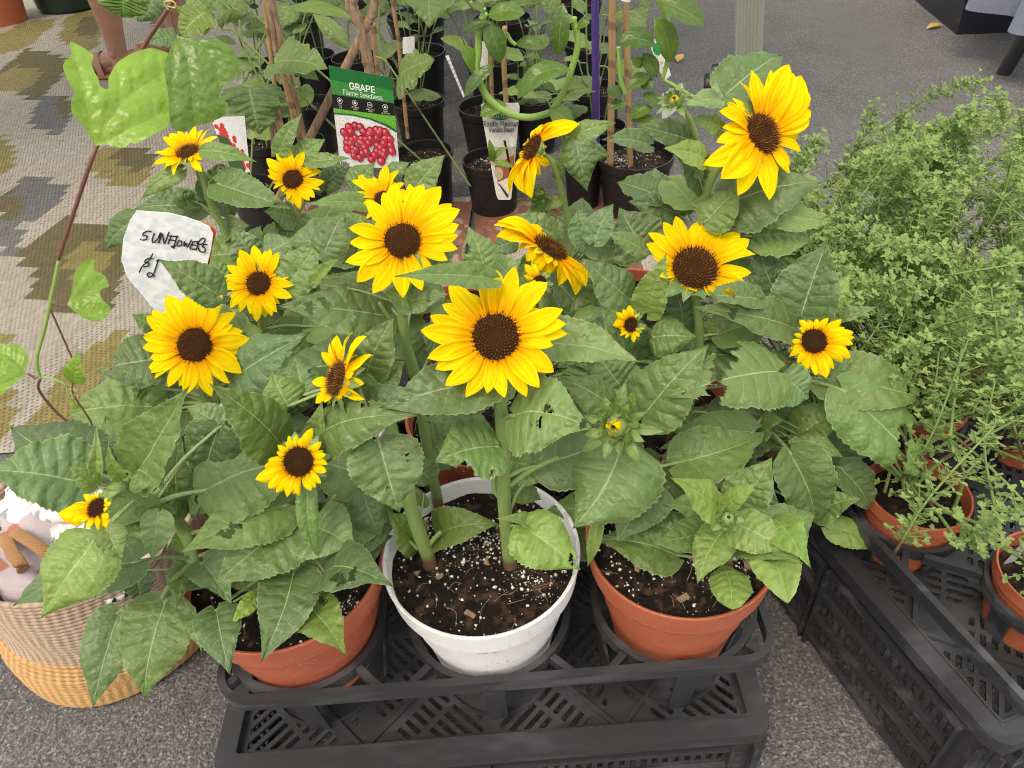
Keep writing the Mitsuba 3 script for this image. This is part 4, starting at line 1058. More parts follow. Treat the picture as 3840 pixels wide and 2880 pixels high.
def deck_poly(L, W, n=4):
    p = box(0, 0, L, W); cuts, ribs = [], []
    c = L / n; m = max(2, int(round(W / c))); d = W / m
    for i in range(n):
        for j in range(m):
            x0, y0 = i * c, j * d; s = 1 if (i + j) % 2 else -1
            ribs.append(LineString([(x0, y0 if s > 0 else y0 + d), (x0 + c, y0 + d if s > 0 else y0)]).buffer(.0022, cap_style=2))
            cell = box(x0 + .006, y0 + .006, x0 + c - .006, y0 + d - .006).difference(ribs[-1].buffer(.005))
            cx, cy = x0 + c / 2, y0 + d / 2; a45 = -math.degrees(math.atan2(s * d, c)); bars = LineString([(x0, y0 + d / 2), (x0 + c, y0 + d / 2)]).buffer(.0001)
            for tri in getattr(cell, 'geoms', [cell]):
                tc = tri.centroid; mid = affinity.rotate(LineString([(tc.x - .2, tc.y), (tc.x + .2, tc.y)]), math.degrees(math.atan2(s * d, c)), origin=(tc.x, tc.y)).buffer(.0028)
                for k in np.arange(-.12, .12, .0108):
                    t = affinity.rotate(LineString([(cx + k, cy - .2), (cx + k, cy + .2)]), math.degrees(math.atan2(s * d, c)), origin=(cx, cy)).buffer(.0029, cap_style=2)
                    g = t.intersection(tri.buffer(-.003)).difference(mid).buffer(-.0012).buffer(.0012)
                    for h in getattr(g, 'geoms', [g]):
                        if h.area > 3.5e-5: cuts.append(h)
    return p.difference(unary_union(cuts)), unary_union(ribs)
def crate(key, o, ang, L, W, H, drop=.0125, ribs=3):
    M = rotz(ang); M[:3, 3] = o
    outer = box(0, 0, L, W).buffer(-.02).buffer(.02); inner = box(.019, .019, L - .019, W - .019).buffer(-.006).buffer(.006)
    part(key, 'rim', xf(M, cat([extrude(outer.difference(inner), .006, H - .006), extrude(outer.difference(outer.buffer(-.003)), .016, H - .018), extrude(inner.difference(inner.buffer(-.0022)), drop + .0015, H - drop)])), 'mat_crate')
    dp, rb = deck_poly(L - .038, W - .038)
    mv = lambda m: (m[0] + [.019, .019, 0], m[1])
    part(key, 'deck', xf(M, cat([mv(extrude(dp, .003, H - drop)), mv(extrude(rb, .0075, H - drop + .0005))])), 'mat_crate')
    for a, b, l in (((.008, .008), 0, L - .016), ((L - .008, .008), 90, W - .016), ((L - .008, W - .008), 180, L - .016), ((.008, W - .008), 270, W - .016)):
        S = rotz(math.radians(b)); S[:3, 3] = (*a, 0); v, f = wall_panel(l, H - .018, ribs); v = v * [1, -1, 1]; part(key, 'side_wall', xf(M @ S, (v, f[:, ::-1])), 'mat_crate')
def carry_tray(key, o, ang, L, W, z, centres, rad, cup=.062, rw=.0065):
    """frame with rings, struts, hanging ribs and perforated cup floors; centres in world xy"""
    M = rotz(ang); M[:3, 3] = (o[0], o[1], z); Mi = np.linalg.inv(M)
    fr = box(0, 0, L, W).buffer(-.035).buffer(.035); shape = [fr.difference(fr.buffer(-.0075))]; top = []
    cs = [(Mi @ np.array([*c, z, 1]))[:2] for c in centres]; inside = fr.buffer(-.004); floors, ribs = [], []
    rings = unary_union([Point(c).buffer(rad) for c in cs])
    for c in cs:
        shape.append(Point(c).buffer(rad + rw).difference(rings).intersection(fr))
        for a in (45, 135, 225, 315):
            d = np.array([math.cos(math.radians(a)), math.sin(math.radians(a))]); top.append(LineString([c + d * (rad + .004), c + d * (rad + .06)]).buffer(.0035, cap_style=2).intersection(inside).difference(rings))
        fl = Point(c).buffer(rad * .80)
        for a in range(30, 390, 60): fl = fl.difference(Point(c[0] + .62 * rad * math.cos(math.radians(a)), c[1] + .62 * rad * math.sin(math.radians(a))).buffer(.0065))
        floors.append(extrude(fl.difference(Point(c).buffer(.016)), .003, -cup)); floors.append(extrude(Point(c).buffer(rad * .82).difference(Point(c).buffer(rad * .78)), .008, -cup))
        for a in (-90, 0, 90, 180):
            A = rotz(math.radians(a)); hw = .011
            v = np.array([[rad + .002, -hw, .001], [rad + .002, hw, .001], [rad * .80, hw * .9, -cup], [rad * .80, -hw * .9, -cup]]); v2 = v + [.003, 0, 0]
            V = np.vstack([v, v2]) @ A[:3, :3].T + [c[0], c[1], 0]
            ribs.append((V, np.array([[0, 1, 2], [0, 2, 3], [4, 6, 5], [4, 7, 6], [0, 4, 5], [0, 5, 1], [3, 2, 6], [3, 6, 7], [1, 5, 6], [1, 6, 2], [0, 3, 7], [0, 7, 4]])))
    part(key, 'frame', xf(M, cat([extrude(shape[0], .017, -.014)])), 'mat_crate')
    part(key, 'ring_grid', xf(M, cat([extrude(unary_union(shape[1:]).difference(shape[0].buffer(.0006)), .014, -.0125), extrude(unary_union(top).difference(unary_union(shape).buffer(.0006)), .010, -.010)])), 'mat_crate')
    for c in range(len(cs)):
        part(key, 'cup', xf(M, cat(floors[2 * c:2 * c + 2] + ribs[4 * c:4 * c + 4])), 'mat_crate')
P_ = [(np.array(p[:3]) / 1000, p[3] / 1000, p[4]) for p in POTS]
k = thing('crate', 'black plastic crate under the front row of pots, slotted deck and dusty rim', 'crate'); crate(k, (-.330, .335, 0), .0, .563, .44, .132, ribs=2)
k = thing('pot_tray', 'black carry tray with round rings holding the white pot and two terracotta pots', 'tray'); carry_tray(k, (-.304, .357), .0, .536, .37, .231, [p[0][:2] for p in P_[:6]], .076, cup=.112)
k = thing('crate', 'black plastic crate behind the front crate, hidden under sunflower leaves', 'crate'); crate(k, (-.305, .795, 0), -.02, .525, .30, .172, ribs=2)

# ------------------------------------------------------------------ pots
def perlite(c, rad, n, seed, mats):
    r = np.random.default_rng(seed); ic = trimesh.creation.icosphere(subdivisions=0); V0, F0 = np.array(ic.vertices), np.array(ic.faces); out = []
    cl = r.uniform(-1, 1, (5, 2)) * rad * .72; wt = np.array([.42, .24, .16, .1, .08])
    for i in range(n):
        q = (cl[r.choice(5, p=wt)] + r.normal(0, .17, 2) * rad) if r.random() < .72 else r.uniform(-1, 1, 2) * rad
        if q @ q > (rad * .95) ** 2: continue
        s = (.00045 + .0012 * r.random() ** 3) * r.uniform(.7, 1.25, 3); out.append(((V0 + r.normal(0, .18, V0.shape)) * s + [c[0] + q[0], c[1] + q[1], soil_z(c, q, rad) + .0006], F0))
    return cat(out)
def soil_z(c, q, rad): 
    q = np.atleast_2d(q); return (c[2] + .010 * (meshkit.fbm(np.stack([(q[:, 0] + c[0]) * 38, (q[:, 1] + c[1]) * 38, 0 * q[:, 0] + 3], 1), 4) - .5) - .004 * (np.linalg.norm(q, axis=1) / rad) ** 2).squeeze()
def soil_mesh(c, rad):
    rr = np.linspace(0, 1, 26); a = np.arange(80) * 2 * np.pi / 80; q = np.stack([rad * rr[:, None] * np.cos(a), rad * rr[:, None] * np.sin(a)], -1).reshape(-1, 2)
    V = np.column_stack([q + c[:2], soil_z(c, q, rad)]); i, j = np.meshgrid(np.arange(25), np.arange(80), indexing='ij'); j2 = (j + 1) % 80
    F = np.stack([i * 80 + j, (i + 1) * 80 + j, (i + 1) * 80 + j2, i * 80 + j2], -1).reshape(-1, 4)
    return cat([(V, F)])
def debris(c, rad, n, seed):
    r = np.random.default_rng(seed); out = []
    for i in range(n):
        q = r.uniform(-1, 1, 2) * rad * .85
        if q @ q > (rad * .85) ** 2: continue
        z = soil_z(c, q, rad); a = r.uniform(0, 6.28); l = r.uniform(.004, .013)
        if i % 4: 
            d = np.array([math.cos(a), math.sin(a), 0]); p0 = np.array([c[0] + q[0], c[1] + q[1], z]); nrm = np.array([-d[1], d[0], 0])
            out.append(tube(smooth_path([p0, p0 + d * l + nrm * r.normal(0, .004) + [0, 0, .003], p0 + d * 2 * l + nrm * r.normal(0, .006)], 7), .00028, 4))
        else:
            v, f = bx((-l * .35, -l * .2, -.0010), (l * .35, l * .2, .0010)); v = (v + r.normal(0, .001, v.shape)) @ rotz(a)[:3, :3].T; v[:, 2] += v[:, 0] * r.normal(0, .4) + z + .001; out.append((v + [c[0] + q[0], c[1] + q[1], 0], f))
    return cat(out)
def bowl_profile(R_):
    return [(R_ * .60, -.148), (R_ * .66, -.146), (R_ * .735, -.105), (R_ * .785, -.079), (R_ * .810, -.0755), (R_ * .838, -.0525), (R_ * .862, -.0495), (R_ * .885, -.031), (R_ * .887, -.0295),
            (R_ * .956, -.0285), (R_ * .966, -.0255), (R_ * .992, -.004), (R_, -.0012), (R_ * .996, .0004), (R_ * .985, .0008), (R_ * .962, -.0004), (R_ * .952, -.003), (R_ * .90, -.035), (R_ * .80, -.06), (R_ * .3, -.065)]
POTLAB = ['terracotta plastic pot at front left, half hidden under leaves', 'white plastic pot in the middle of the front tray', 'terracotta plastic pot at front right holding the small budding plant',
          'white plastic pot in the second row at left, glimpsed between leaves', 'terracotta plastic pot in the second row behind the white pot', 'terracotta plastic pot behind the front right pot, only its rim showing',
          'terracotta plastic pot in the back row, middle, hidden by leaves', 'terracotta plastic pot in the back row at left, hidden by leaves', 'terracotta plastic pot in the back row at right, hidden by leaves']
for i, (c, r_, kind) in enumerate(P_):
    k = thing('plant_pot', POTLAB[i], 'pot'); bs = 'mat_whiteplastic' if kind else 'mat_terracotta'
    prof = [(a * (1 if b > -.03 else 1), b) for a, b in bowl_profile(r_)]
    part(k, 'bowl', lathe(prof, c, 96), bs, smooth=35)
    sc = c + [0, 0, -.014]; part(k, 'potting_soil', soil_mesh(sc, r_ * .945), 'mat_soil', smooth=True)
    if i < 6:
        part(k, 'perlite', perlite(sc, r_ * .93, 1150 if i < 3 else 250, 40 + i, None), 'mat_perlite', kind='stuff')
        part(k, 'bark_litter', debris(sc, r_ * .93, 46 if i < 3 else 20, 60 + i), 'mat_bark', kind='stuff')

# ------------------------------------------------------------------ leaves, petals, plants
PROF = {0: ([0, .03, .08, .16, .28, .42, .56, .70, .82, .92, 1], [.15, .54, .82, .97, 1.0, .93, .77, .52, .28, .11, .0]),
        1: ([0, .06, .2, .4, .6, .8, .92, 1], [.06, .32, .72, .98, .97, .70, .38, .0]),
        2: ([0, .03, .10, .20, .27, .38, .50, .58, .70, .82, .92, 1], [.25, .75, .93, 1.0, .78, .80, .86, .62, .60, .40, .18, .0]),
        3: ([0, .08, .25, .45, .65, .85, 1], [.05, .35, .85, 1.0, .85, .42, .0]),
        4: ([0, .04, .12, .28, .45, .62, .8, .93, 1], [.12, .5, .8, 1.0, .98, .84, .58, .28, .0])}
from scipy.interpolate import PchipInterpolator
PF = {k: PchipInterpolator(*v) for k, v in PROF.items()}
_lid = [0]
def uvid(tone, r): 
    t = int(np.clip(round((tone * .9 + .22) * 16), 0, 15)); return 2 * (t * 16 + int(r.integers(0, 16)))
def leaf_mesh(B, T, W, n, tone=0, arch=.08, fold=.25, shape=0, holes=(), seed=0, nu=55, nv=18, teeth=17, wave=1., relief=1., stalk=None, curl=None):
    r = np.random.default_rng(seed); B, T = np.asarray(B, float), np.asarray(T, float); L = np.linalg.norm(T - B); t0 = (T - B) / L
    n = unit(np.asarray(n, float) - (np.asarray(n) @ t0) * t0); s0 = np.cross(t0, n)
    u = np.linspace(0, 1, nu); v = np.linspace(-1, 1, nv + 1); sway = r.normal(0, .03)
    cl = B + (T - B) * u[:, None] + n * (arch * L * (4 * u * (1 - u)) ** 1.0)[:, None] + s0 * (sway * L * np.sin(np.pi * u))[:, None]
    tt = np.gradient(cl, axis=0); tt /= np.linalg.norm(tt, axis=1, keepdims=True)
    nn = n - (tt @ n)[:, None] * tt; nn /= np.linalg.norm(nn, axis=1, keepdims=True); ss = np.cross(tt, nn)
    tw_ = r.normal(0, .18) * (u - .25) * wave; nn, ss = nn * np.cos(tw_)[:, None] + ss * np.sin(tw_)[:, None], ss * np.cos(tw_)[:, None] - nn * np.sin(tw_)[:, None]
    hw = PF[shape](u) * W / 2
    saw = 1 - ((u * teeth + r.random()) % 1) if teeth else 0 * u
    U, Vv = np.meshgrid(u, v, indexing='ij'); a = np.abs(Vv); edge = a ** 5
    asym = 1 + r.normal(0, .06) * np.sign(Vv)
    HW = hw[:, None] * asym * (1 + (.09 * saw[:, None] - .028) * edge * (1 if teeth else 0) + .06 * (meshkit.noise(np.stack([U * 3.2, np.sign(Vv) * 2 + seed * .37, 0 * U], -1)) - .5) * a ** 2)
    if curl is None: curl = r.uniform(-.65, .12)
    kw = r.uniform(1.6, 2.8); p1, p2 = r.uniform(0, 6.28, 2); ph = np.where(Vv > 0, p1, p2)
    q = U * 7.5 - a * 1.15
    h = HW * a * math.sin(fold) * .9 + curl * HW * a ** 3 * .8
    h = h + wave * W * (.045 * np.sin(2 * np.pi * kw * U + ph) + .02 * np.sin(2 * np.pi * 2.7 * kw * U + 2 * ph)) * a ** 2 * np.sin(np.pi * np.clip(U * 1.05, 0, 1)) ** .5
    h = h + relief * .034 * W * (np.abs(np.sin(np.pi * q)) ** .7 - .5) * np.minimum(1, a * 5) * (1 - a ** 5) * np.sin(np.pi * U) ** .5
    h = h + relief * .044 * W * (meshkit.fbm(np.stack([U * L / .014, Vv * W / .020, 0 * U + seed], -1), 3) - .5) * (1 - .5 * edge)
    back = (.10 if shape in (0, 2) else .0) * L * a ** 1.5 * (1 - U) ** 5
    Vp = cl[:, None] + ss[:, None] * (Vv * HW * math.cos(fold))[..., None] + nn[:, None] * h[..., None] - t0 * back[..., None]
    F = grid_faces(nu, nv + 1)
    if holes:
        cu = U.ravel()[F].mean(1); cv_ = (Vv * HW / (L)).ravel()[F].mean(1); keep = np.ones(len(F), bool); ax = hw.max() / L
        for hu, hv, hr in holes:
            hvv = hv * float(PF[shape](hu)) * W / 2 / L; ang = np.arctan2(cv_ - hvv, cu - hu)
            rr = hr * (.75 + .35 * np.sin(2 * ang + hu * 40) + .18 * np.sin(5 * ang + hu * 90)); keep &= np.hypot(cu - hu, (cv_ - hvv)) > rr * 1.2
        F = F[keep]
    V = Vp.reshape(-1, 3); k = uvid(tone, r); UV = np.stack([k + np.clip(U, .004, .996), Vv], -1).reshape(-1, 2)
    if stalk is not None and np.linalg.norm(stalk - B) > .003:
        d = np.linalg.norm(stalk - B); mid_ = (stalk + B) / 2 + [0, 0, .06 * d] + t0 * 0; tp = smooth_path([stalk, mid_, B, B + t0 * L * .06], 12)
        tv, tf = tube(tp, np.linspace(.0021, .0012, len(tp)) * (W / .06) ** .5, 6); F = np.vstack([F, tf + len(V)]); V = np.vstack([V, tv]); UV = np.vstack([UV, np.tile([k + .5, 0.0], (len(tv), 1))])
    return (V, F), UV
def petal_mesh(b, t, W, n, seed, arch=.05, cup=.2, tipcurl=0., nu=13, nv=8):
    r = np.random.default_rng(seed); L = np.linalg.norm(t - b); t0 = (t - b) / L; n = unit(n - (n @ t0) * t0); s = np.cross(t0, n); roll = r.normal(0, .22)
    n, s = n * math.cos(roll) + s * math.sin(roll), s * math.cos(roll) - n * math.sin(roll)
    u = np.linspace(0, 1, nu); v = np.linspace(-1, 1, nv + 1); U, Vv = np.meshgrid(u, v, indexing='ij')
    hw = np.interp(u, [0, .12, .3, .48, .68, .85, .95, 1], [.58, .74, .95, 1., .88, .56, .24, .015])[:, None] * W / 2 * np.ones_like(Vv)
    sw = r.normal(0, .05)
    h = arch * L * 4 * U * (1 - U) + cup * hw * Vv ** 2 + .075 * W * np.cos(3 * np.pi * Vv + .5 * np.sin(seed)) * np.sin(np.pi * np.clip(U + .1, 0, 1)) + .10 * W * (meshkit.noise(np.stack([U * 3, Vv * 1.5, 0 * U + seed * 1.7], -1)) - .5) + tipcurl * L * U ** 3 + .02 * W * np.sin(9 * U + 4 * Vv + seed)
    V = b + (t - b) * U[..., None] + s * (Vv * hw + sw * L * np.sin(np.pi * U))[..., None] + n * h[..., None]
    k = 2 * int(r.integers(0, 64)); return (V.reshape(-1, 3), grid_faces(nu, nv + 1)), np.stack([k + np.clip(U, .01, .99), Vv], -1).reshape(-1, 2)
def basis(n): n = unit(n); a = unit(np.cross(n, [0.31, .2, .93])); return a, np.cross(n, a), n
def seed_head(C, n, R_, style, seed):
    r = np.random.default_rng(seed); a, b, n = basis(n); N = int(230 if R_ > .012 else 150)
    dome = lambda q: .16 * R_ * (1 - q ** 2) + .10 * R_ * np.exp(-((q - .6) / .25) ** 2) - .05 * R_
    prof = np.linspace(0, 1, 9); A = np.arange(36) * 2 * np.pi / 36
    Q = np.vstack([np.outer(prof, np.cos(A)).ravel(), np.outer(prof, np.sin(A)).ravel(), np.repeat(dome(prof), 36) / R_]).T * R_
    i, j = np.meshgrid(np.arange(8), np.arange(36), indexing='ij'); j2 = (j + 1) % 36; F = np.stack([i * 36 + j, (i + 1) * 36 + j, (i + 1) * 36 + j2, i * 36 + j2], -1).reshape(-1, 4); F = np.vstack([F[:, [0, 1, 2]], F[:, [0, 2, 3]]])
    col = np.tile([.036, .015, .005], (len(Q), 1)); V, Fs, Cs = [Q], [F], [col]; off = len(Q)
    idx = np.arange(N) + .5; q = np.sqrt(idx / N); th = idx * 2.399963; w = R_ * 1.05 / math.sqrt(N)
    tri = np.array([[0, 1, 4], [1, 2, 4], [2, 3, 4], [3, 0, 4]])
    for k_ in range(N):
        qq = q[k_] * 1.06; c = np.array([qq * math.cos(th[k_]), qq * math.sin(th[k_])]) * R_; z = dome(min(qq, 1)); hgt = w * (.8 if qq < .33 else 2.3 + 1.8 * r.random()); lean = np.array([math.cos(th[k_]), math.sin(th[k_])]) * (qq - .3) * .8
        ww = w * (.70 if qq < .33 else .50); e_ = np.array([[1, 0], [0, 1], [-1, 0], [0, -1]]) * ww
        V.append(np.vstack([np.column_stack([c + e_, np.full(4, z - w * .2)]), [[*(c + lean * hgt + r.normal(0, .25, 2) * w), z + hgt]]])); Fs.append(tri + off); off += 5
        if style == 1: base, tip = (.022, .010, .005), (.16, .07, .026) if qq > .55 else (.05, .034, .016)
        else: base, tip = (.080, .030, .009), ((.070, .050, .020) if qq < .33 else ((.55, .28, .07) if r.random() < .38 else (.32, .12, .035)))
        if style == 2: tip = (.30, .16, .03) if r.random() < .6 else (.06, .02, .01)
        Cs.append(np.vstack([np.tile(base, (4, 1)), [tip]]))
    V = np.vstack(V); return (C + V[:, :1] * a + V[:, 1:2] * b + V[:, 2:] * n, np.vstack(Fs)), np.vstack(Cs)
def sepals(C, n, R_, N, ln, seed, spread=.9):
    r = np.random.default_rng(seed); a, b, n = basis(n); ms, us = [], []
    for i in range(N):
        th = i * 2 * np.pi / N + r.normal(0, .12); d = a * math.cos(th) + b * math.sin(th); l = ln * r.uniform(.75, 1.2); B = C - n * R_ * .35 + d * R_ * .55
        m, uv = leaf_mesh(B, B + d * l * spread + n * l * r.uniform(-.35, .15), l * .42, n + d * .1, tone=.15, arch=.1, fold=.3, shape=3, seed=seed * 31 + i, nu=9, nv=4, teeth=0); ms.append(m); us.append(uv)
    return cat(ms), np.vstack(us)
def receptacle(C, n, R_):
    a, b, n = basis(n); v, f = lathe([(R_ * .12, -.95 * R_), (R_ * .55, -.8 * R_), (R_ * .9, -.4 * R_), (R_ * .98, -.1 * R_), (R_ * .8, 0)], n=24)
    return C + v[:, :1] * a + v[:, 1:2] * b + v[:, 2:] * n, f
def hairs(p, r_, n, ln, seed):
    r = np.random.default_rng(seed); V, F = [], []
    for i in range(n):
        k_ = r.integers(0, len(p) - 1); c = p[k_] + (p[k_ + 1] - p[k_]) * r.random(); t = unit(p[k_ + 1] - p[k_]); d = unit(np.cross(t, r.normal(0, 1, 3))); l = ln * r.uniform(.5, 1.2); s = unit(np.cross(d, r.normal(0, 1, 3))) * .00013
        b = c + d * r_; V.append([b - s, b + s, b + d * l + t * r.normal(0, .25) * l]); F.append([3 * i, 3 * i + 1, 3 * i + 2])
    return np.array(V).reshape(-1, 3), np.array(F)
PLAB = {'A': 'sunflower plant in the front left terracotta pot with a short petalled young bloom', 'B': 'sunflower plant leaning left over the rope basket, its small bloom facing left',
 'C': 'sunflower plant in the white pot carrying the large central bloom', 'D': 'sunflower plant in the white pot whose narrow bloom is turned to the left', 'E': 'sunflower plant in the white pot, its big bloom just below the grape label',
 'F': 'short young sunflower plant at front right with a tiny closed bud', 'G': 'sunflower plant at front right with a hairy half open yellow bud', 'H': 'sunflower plant at far right with a ruffled bloom and insect holed leaves',
 'I': 'sunflower plant with a tiny bloom facing left, right of the central bloom', 'J': 'tallest sunflower plant at back right, big bloom in front of the tent leg', 'K': 'sunflower plant at right with a broad bloom half covered by leaves below',
 'L': 'sunflower plant with a bloom seen from the side beside the vanilla label', 'M': 'sunflower plant with a drooping petalled bloom facing up, behind the central bloom', 'N': 'sunflower plant at back left with a tilted bloom beside the big vine leaves',
 'O': 'sunflower plant at back left with a small upright bloom left of the grape label', 'P': 'sunflower plant with a bloom partly hidden behind a bigger one under the grape label', 'Q': 'sunflower plant with a medium bloom right of the handwritten price sign',
 'R': 'sunflower plant at left with a large bloom just below the price sign', 'S': 'sunflower plant with a small dark bloom hidden behind the central bloom'}
plant, stem_path = {}, {}
BYP = {}
for f_ in FLOWERS: BYP.setdefault(f_[0], []).append(f_)
for i, (pl, (pts, rr)) in enumerate(STEMS.items()):
    k = thing('sunflower_plant', PLAB[pl], 'sunflower'); plant[pl] = k
    p = MM(pts)
    if p[0, 2] > .31: p = np.vstack([[p[0, 0] * .98, p[0, 1] + .01, .298], p])
    if pl in BYP:
        f_ = BYP[pl][0]; C = MM(f_[1]); n = np.array(f_[2]); p[-1] = C - n * f_[3] / 1000 * .9
    else: p[-1] = p[-1]
    sp = smooth_path(p, 40); stem_path[pl] = sp; r_ = rr * (.00060 if pl in 'ABCD' else .00052)
    v, f = tube(sp, np.linspace(r_ * 1.05, r_ * .75, len(sp)), 10); part(k, 'stem', (v, f), 'mat_stem', smooth=True)
    part(k, 'stem_hair', hairs(sp, r_ * .9, 420, .0022, 300 + i), 'mat_stem', kind='stuff')
for pl, r_, pts in BRANCHES:
    p = smooth_path(MM(pts), 16); part(plant[pl], 'branch', tube(p, np.linspace(r_ * .0006, r_ * .00045, len(p)), 8), 'mat_stem', smooth=True)
for i, (pl, B, T, W, n, tone, arch, fold, shape, holes) in enumerate(LEAVES):
    B, T = MM(B), MM(T); sp = stem_path[pl]; d = np.linalg.norm(sp - B + [0, 0, .02], axis=1); st = sp[d.argmin()]
    dist = np.linalg.norm(st - B); st = None if dist > .10 or B[2] > sp[-1, 2] - .012 else st
    m, uv = leaf_mesh(B, T, W / 1000, n, tone, arch, fold, shape, holes, seed=i + 1, stalk=st)
    part(plant[pl], 'leaf', m, 'mat_leaf', smooth=True, uv=uv)
for i, (pl, C, n, Rd, style, wid, tips) in enumerate(FLOWERS):
    C, n, R_ = MM(C), np.array(n), Rd / 1000; k = plant[pl]; r = np.random.default_rng(900 + i)
    m, col = seed_head(C, n, R_, style, i); hk = part(k, 'flower_head', m, 'mat_floret', color=col)
    m, uv = sepals(C, n, R_, 12, (R_ * 1.15 + .004) * (.5 if style == 2 else 1), 70 + i); part(hk, 'sepal_ring', m, 'mat_leaf', smooth=True, uv=uv)
    part(hk, 'receptacle', receptacle(C, n, R_), 'mat_stem', smooth=True)
    tips = [MM(t) for t in tips]; an = sorted((math.atan2((t - C) @ b0, (t - C) @ a0), np.linalg.norm(t - C)) for a0, b0, _ in [basis(n)] for t in tips); a0, b0, _ = basis(n); ml = np.median([x[1] for x in an])
    for (x0, l0), (x1, l1) in zip(an, an[1:] + [(an[0][0] + 2 * math.pi, an[0][1])]):
        g_ = int((x1 - x0) / .40) if len(an) > 6 else 0
        for z_ in range(g_): x_ = x0 + (x1 - x0) * (z_ + 1) / (g_ + 1) + r.normal(0, .05); tips.append(C + (a0 * math.cos(x_) + b0 * math.sin(x_)) * min(ml * .93, .5 * (l0 + l1)) * r.uniform(.82, 1.0) - n * R_ * .35)
    for q, t in enumerate(tips):
        t = t + 0; d = t - C; dn = d - (d @ n) * n; b = C + unit(dn) * R_ * .93 - n * R_ * .12 + n * r.uniform(-.0015, .001); L = np.linalg.norm(t - b)
        if L < .004: continue
        W = L * (.43 if style == 0 else .50) * wid * r.uniform(.88, 1.12); W = max(W, R_ * .42)
        m, uv = petal_mesh(b, t + n * r.normal(0, .002), W, n, 1000 + 40 * i + q, arch=(.05 if style == 0 else .16 if style == 1 else .14), cup=(.22 if style == 0 else -.55 if style == 1 else .35) + r.normal(0, .12), tipcurl=r.normal(-.02, .05))
        part(hk, 'petal', m, 'mat_petal', smooth=True, uv=uv)
for i, (pl, C, r_, n, kind) in enumerate(BUDS):
    C, n, R_ = MM(C), np.array(n), r_ / 1000; k = plant[pl]; a, b, nn = basis(n); r = np.random.default_rng(i)
    v, f = lathe([(R_ * .1, -R_ * .7), (R_ * .6, -R_ * .5), (R_ * .78, 0), (R_ * .6, R_ * .4), (R_ * .2, R_ * .55)], n=20); bk = part(k, 'bud', (C + v[:, :1] * a + v[:, 1:2] * b + v[:, 2:] * nn, f), 'mat_stem', smooth=True)
    ms, us = [], []
    for q in range(26):
        th = q * 2.4; ring = q / 26; d = a * math.cos(th) + b * math.sin(th); l = R_ * (1.7 - .6 * (1 - ring)) * r.uniform(.8, 1.15); B = C + d * R_ * (.72) - nn * R_ * (.4 * ring)
        l = l * (1.75 if kind else 1.15); tip = B + d * l * (ring * .85 - .15 if kind == 0 else ring * .95 - .10) + nn * l * (.75 * (1 - ring) - .05)
        m, uv = leaf_mesh(B, tip, l * (.27 if kind else .36), nn * ring + d * (1.2 - ring), tone=.25, arch=.14, fold=.35, shape=3, seed=4000 + i * 40 + q, nu=10, nv=4, teeth=0); ms.append(m); us.append(uv)
    part(bk, 'bract_ring', cat(ms), 'mat_leaf', smooth=True, uv=np.vstack(us))
    hp = np.array([C - nn * R_, C + nn * R_ * .6]); part(bk, 'bud_hair', hairs(hp, R_ * .8, 260, R_ * .45, 500 + i), 'mat_stem', kind='stuff')
    if kind == 1:
        ms, us = [], []
        for q in range(16):
            th = r.uniform(0, 6.28); d = a * math.cos(th) + b * math.sin(th); B = C + d * R_ * r.uniform(.1, .5) + nn * R_ * .3
            m, uv = petal_mesh(B, B + nn * R_ * r.uniform(.3, .55) - d * R_ * r.uniform(.0, .35) + np.cross(nn, d) * R_ * .2, R_ * .26, d, 8000 + i * 50 + q, arch=.2, cup=.5); ms.append(m); us.append(uv)
        part(bk, 'petal_tuft', cat(ms), 'mat_petal', smooth=True, uv=np.vstack(us))
# lower leaves in the depth of each plant
for i, (pl, sp) in enumerate(stem_path.items()):
    r = np.random.default_rng(700 + i)
    for q in range(1 if pl in 'CD' else 3 if pl in 'EF' else 6 if pl in 'JKL' else 10):
        s_ = sp[int(r.uniform(.45 if pl in 'CDE' else .10, .42 if pl in 'JLNO' else .62) * (len(sp) - 1))]; th = r.uniform(-.2, 1.2) * np.pi; d = np.array([math.cos(th), abs(math.sin(th)) * .9 + (.15 if pl in 'ABCDFG' else -.30), r.uniform(-.25, .25)]); L = r.uniform(.055, .095)
        B = s_ + unit(d) * r.uniform(.015, .05); m, uv = leaf_mesh(B, B + unit(d) * L, L * r.uniform(.65, .85), [0, -.45, .9], r.uniform(-.1, .2), .1, .25, 0, (), seed=6000 + 20 * i + q, nu=40, nv=14, stalk=s_); part(plant[pl], 'leaf', m, 'mat_leaf', smooth=True, uv=uv)
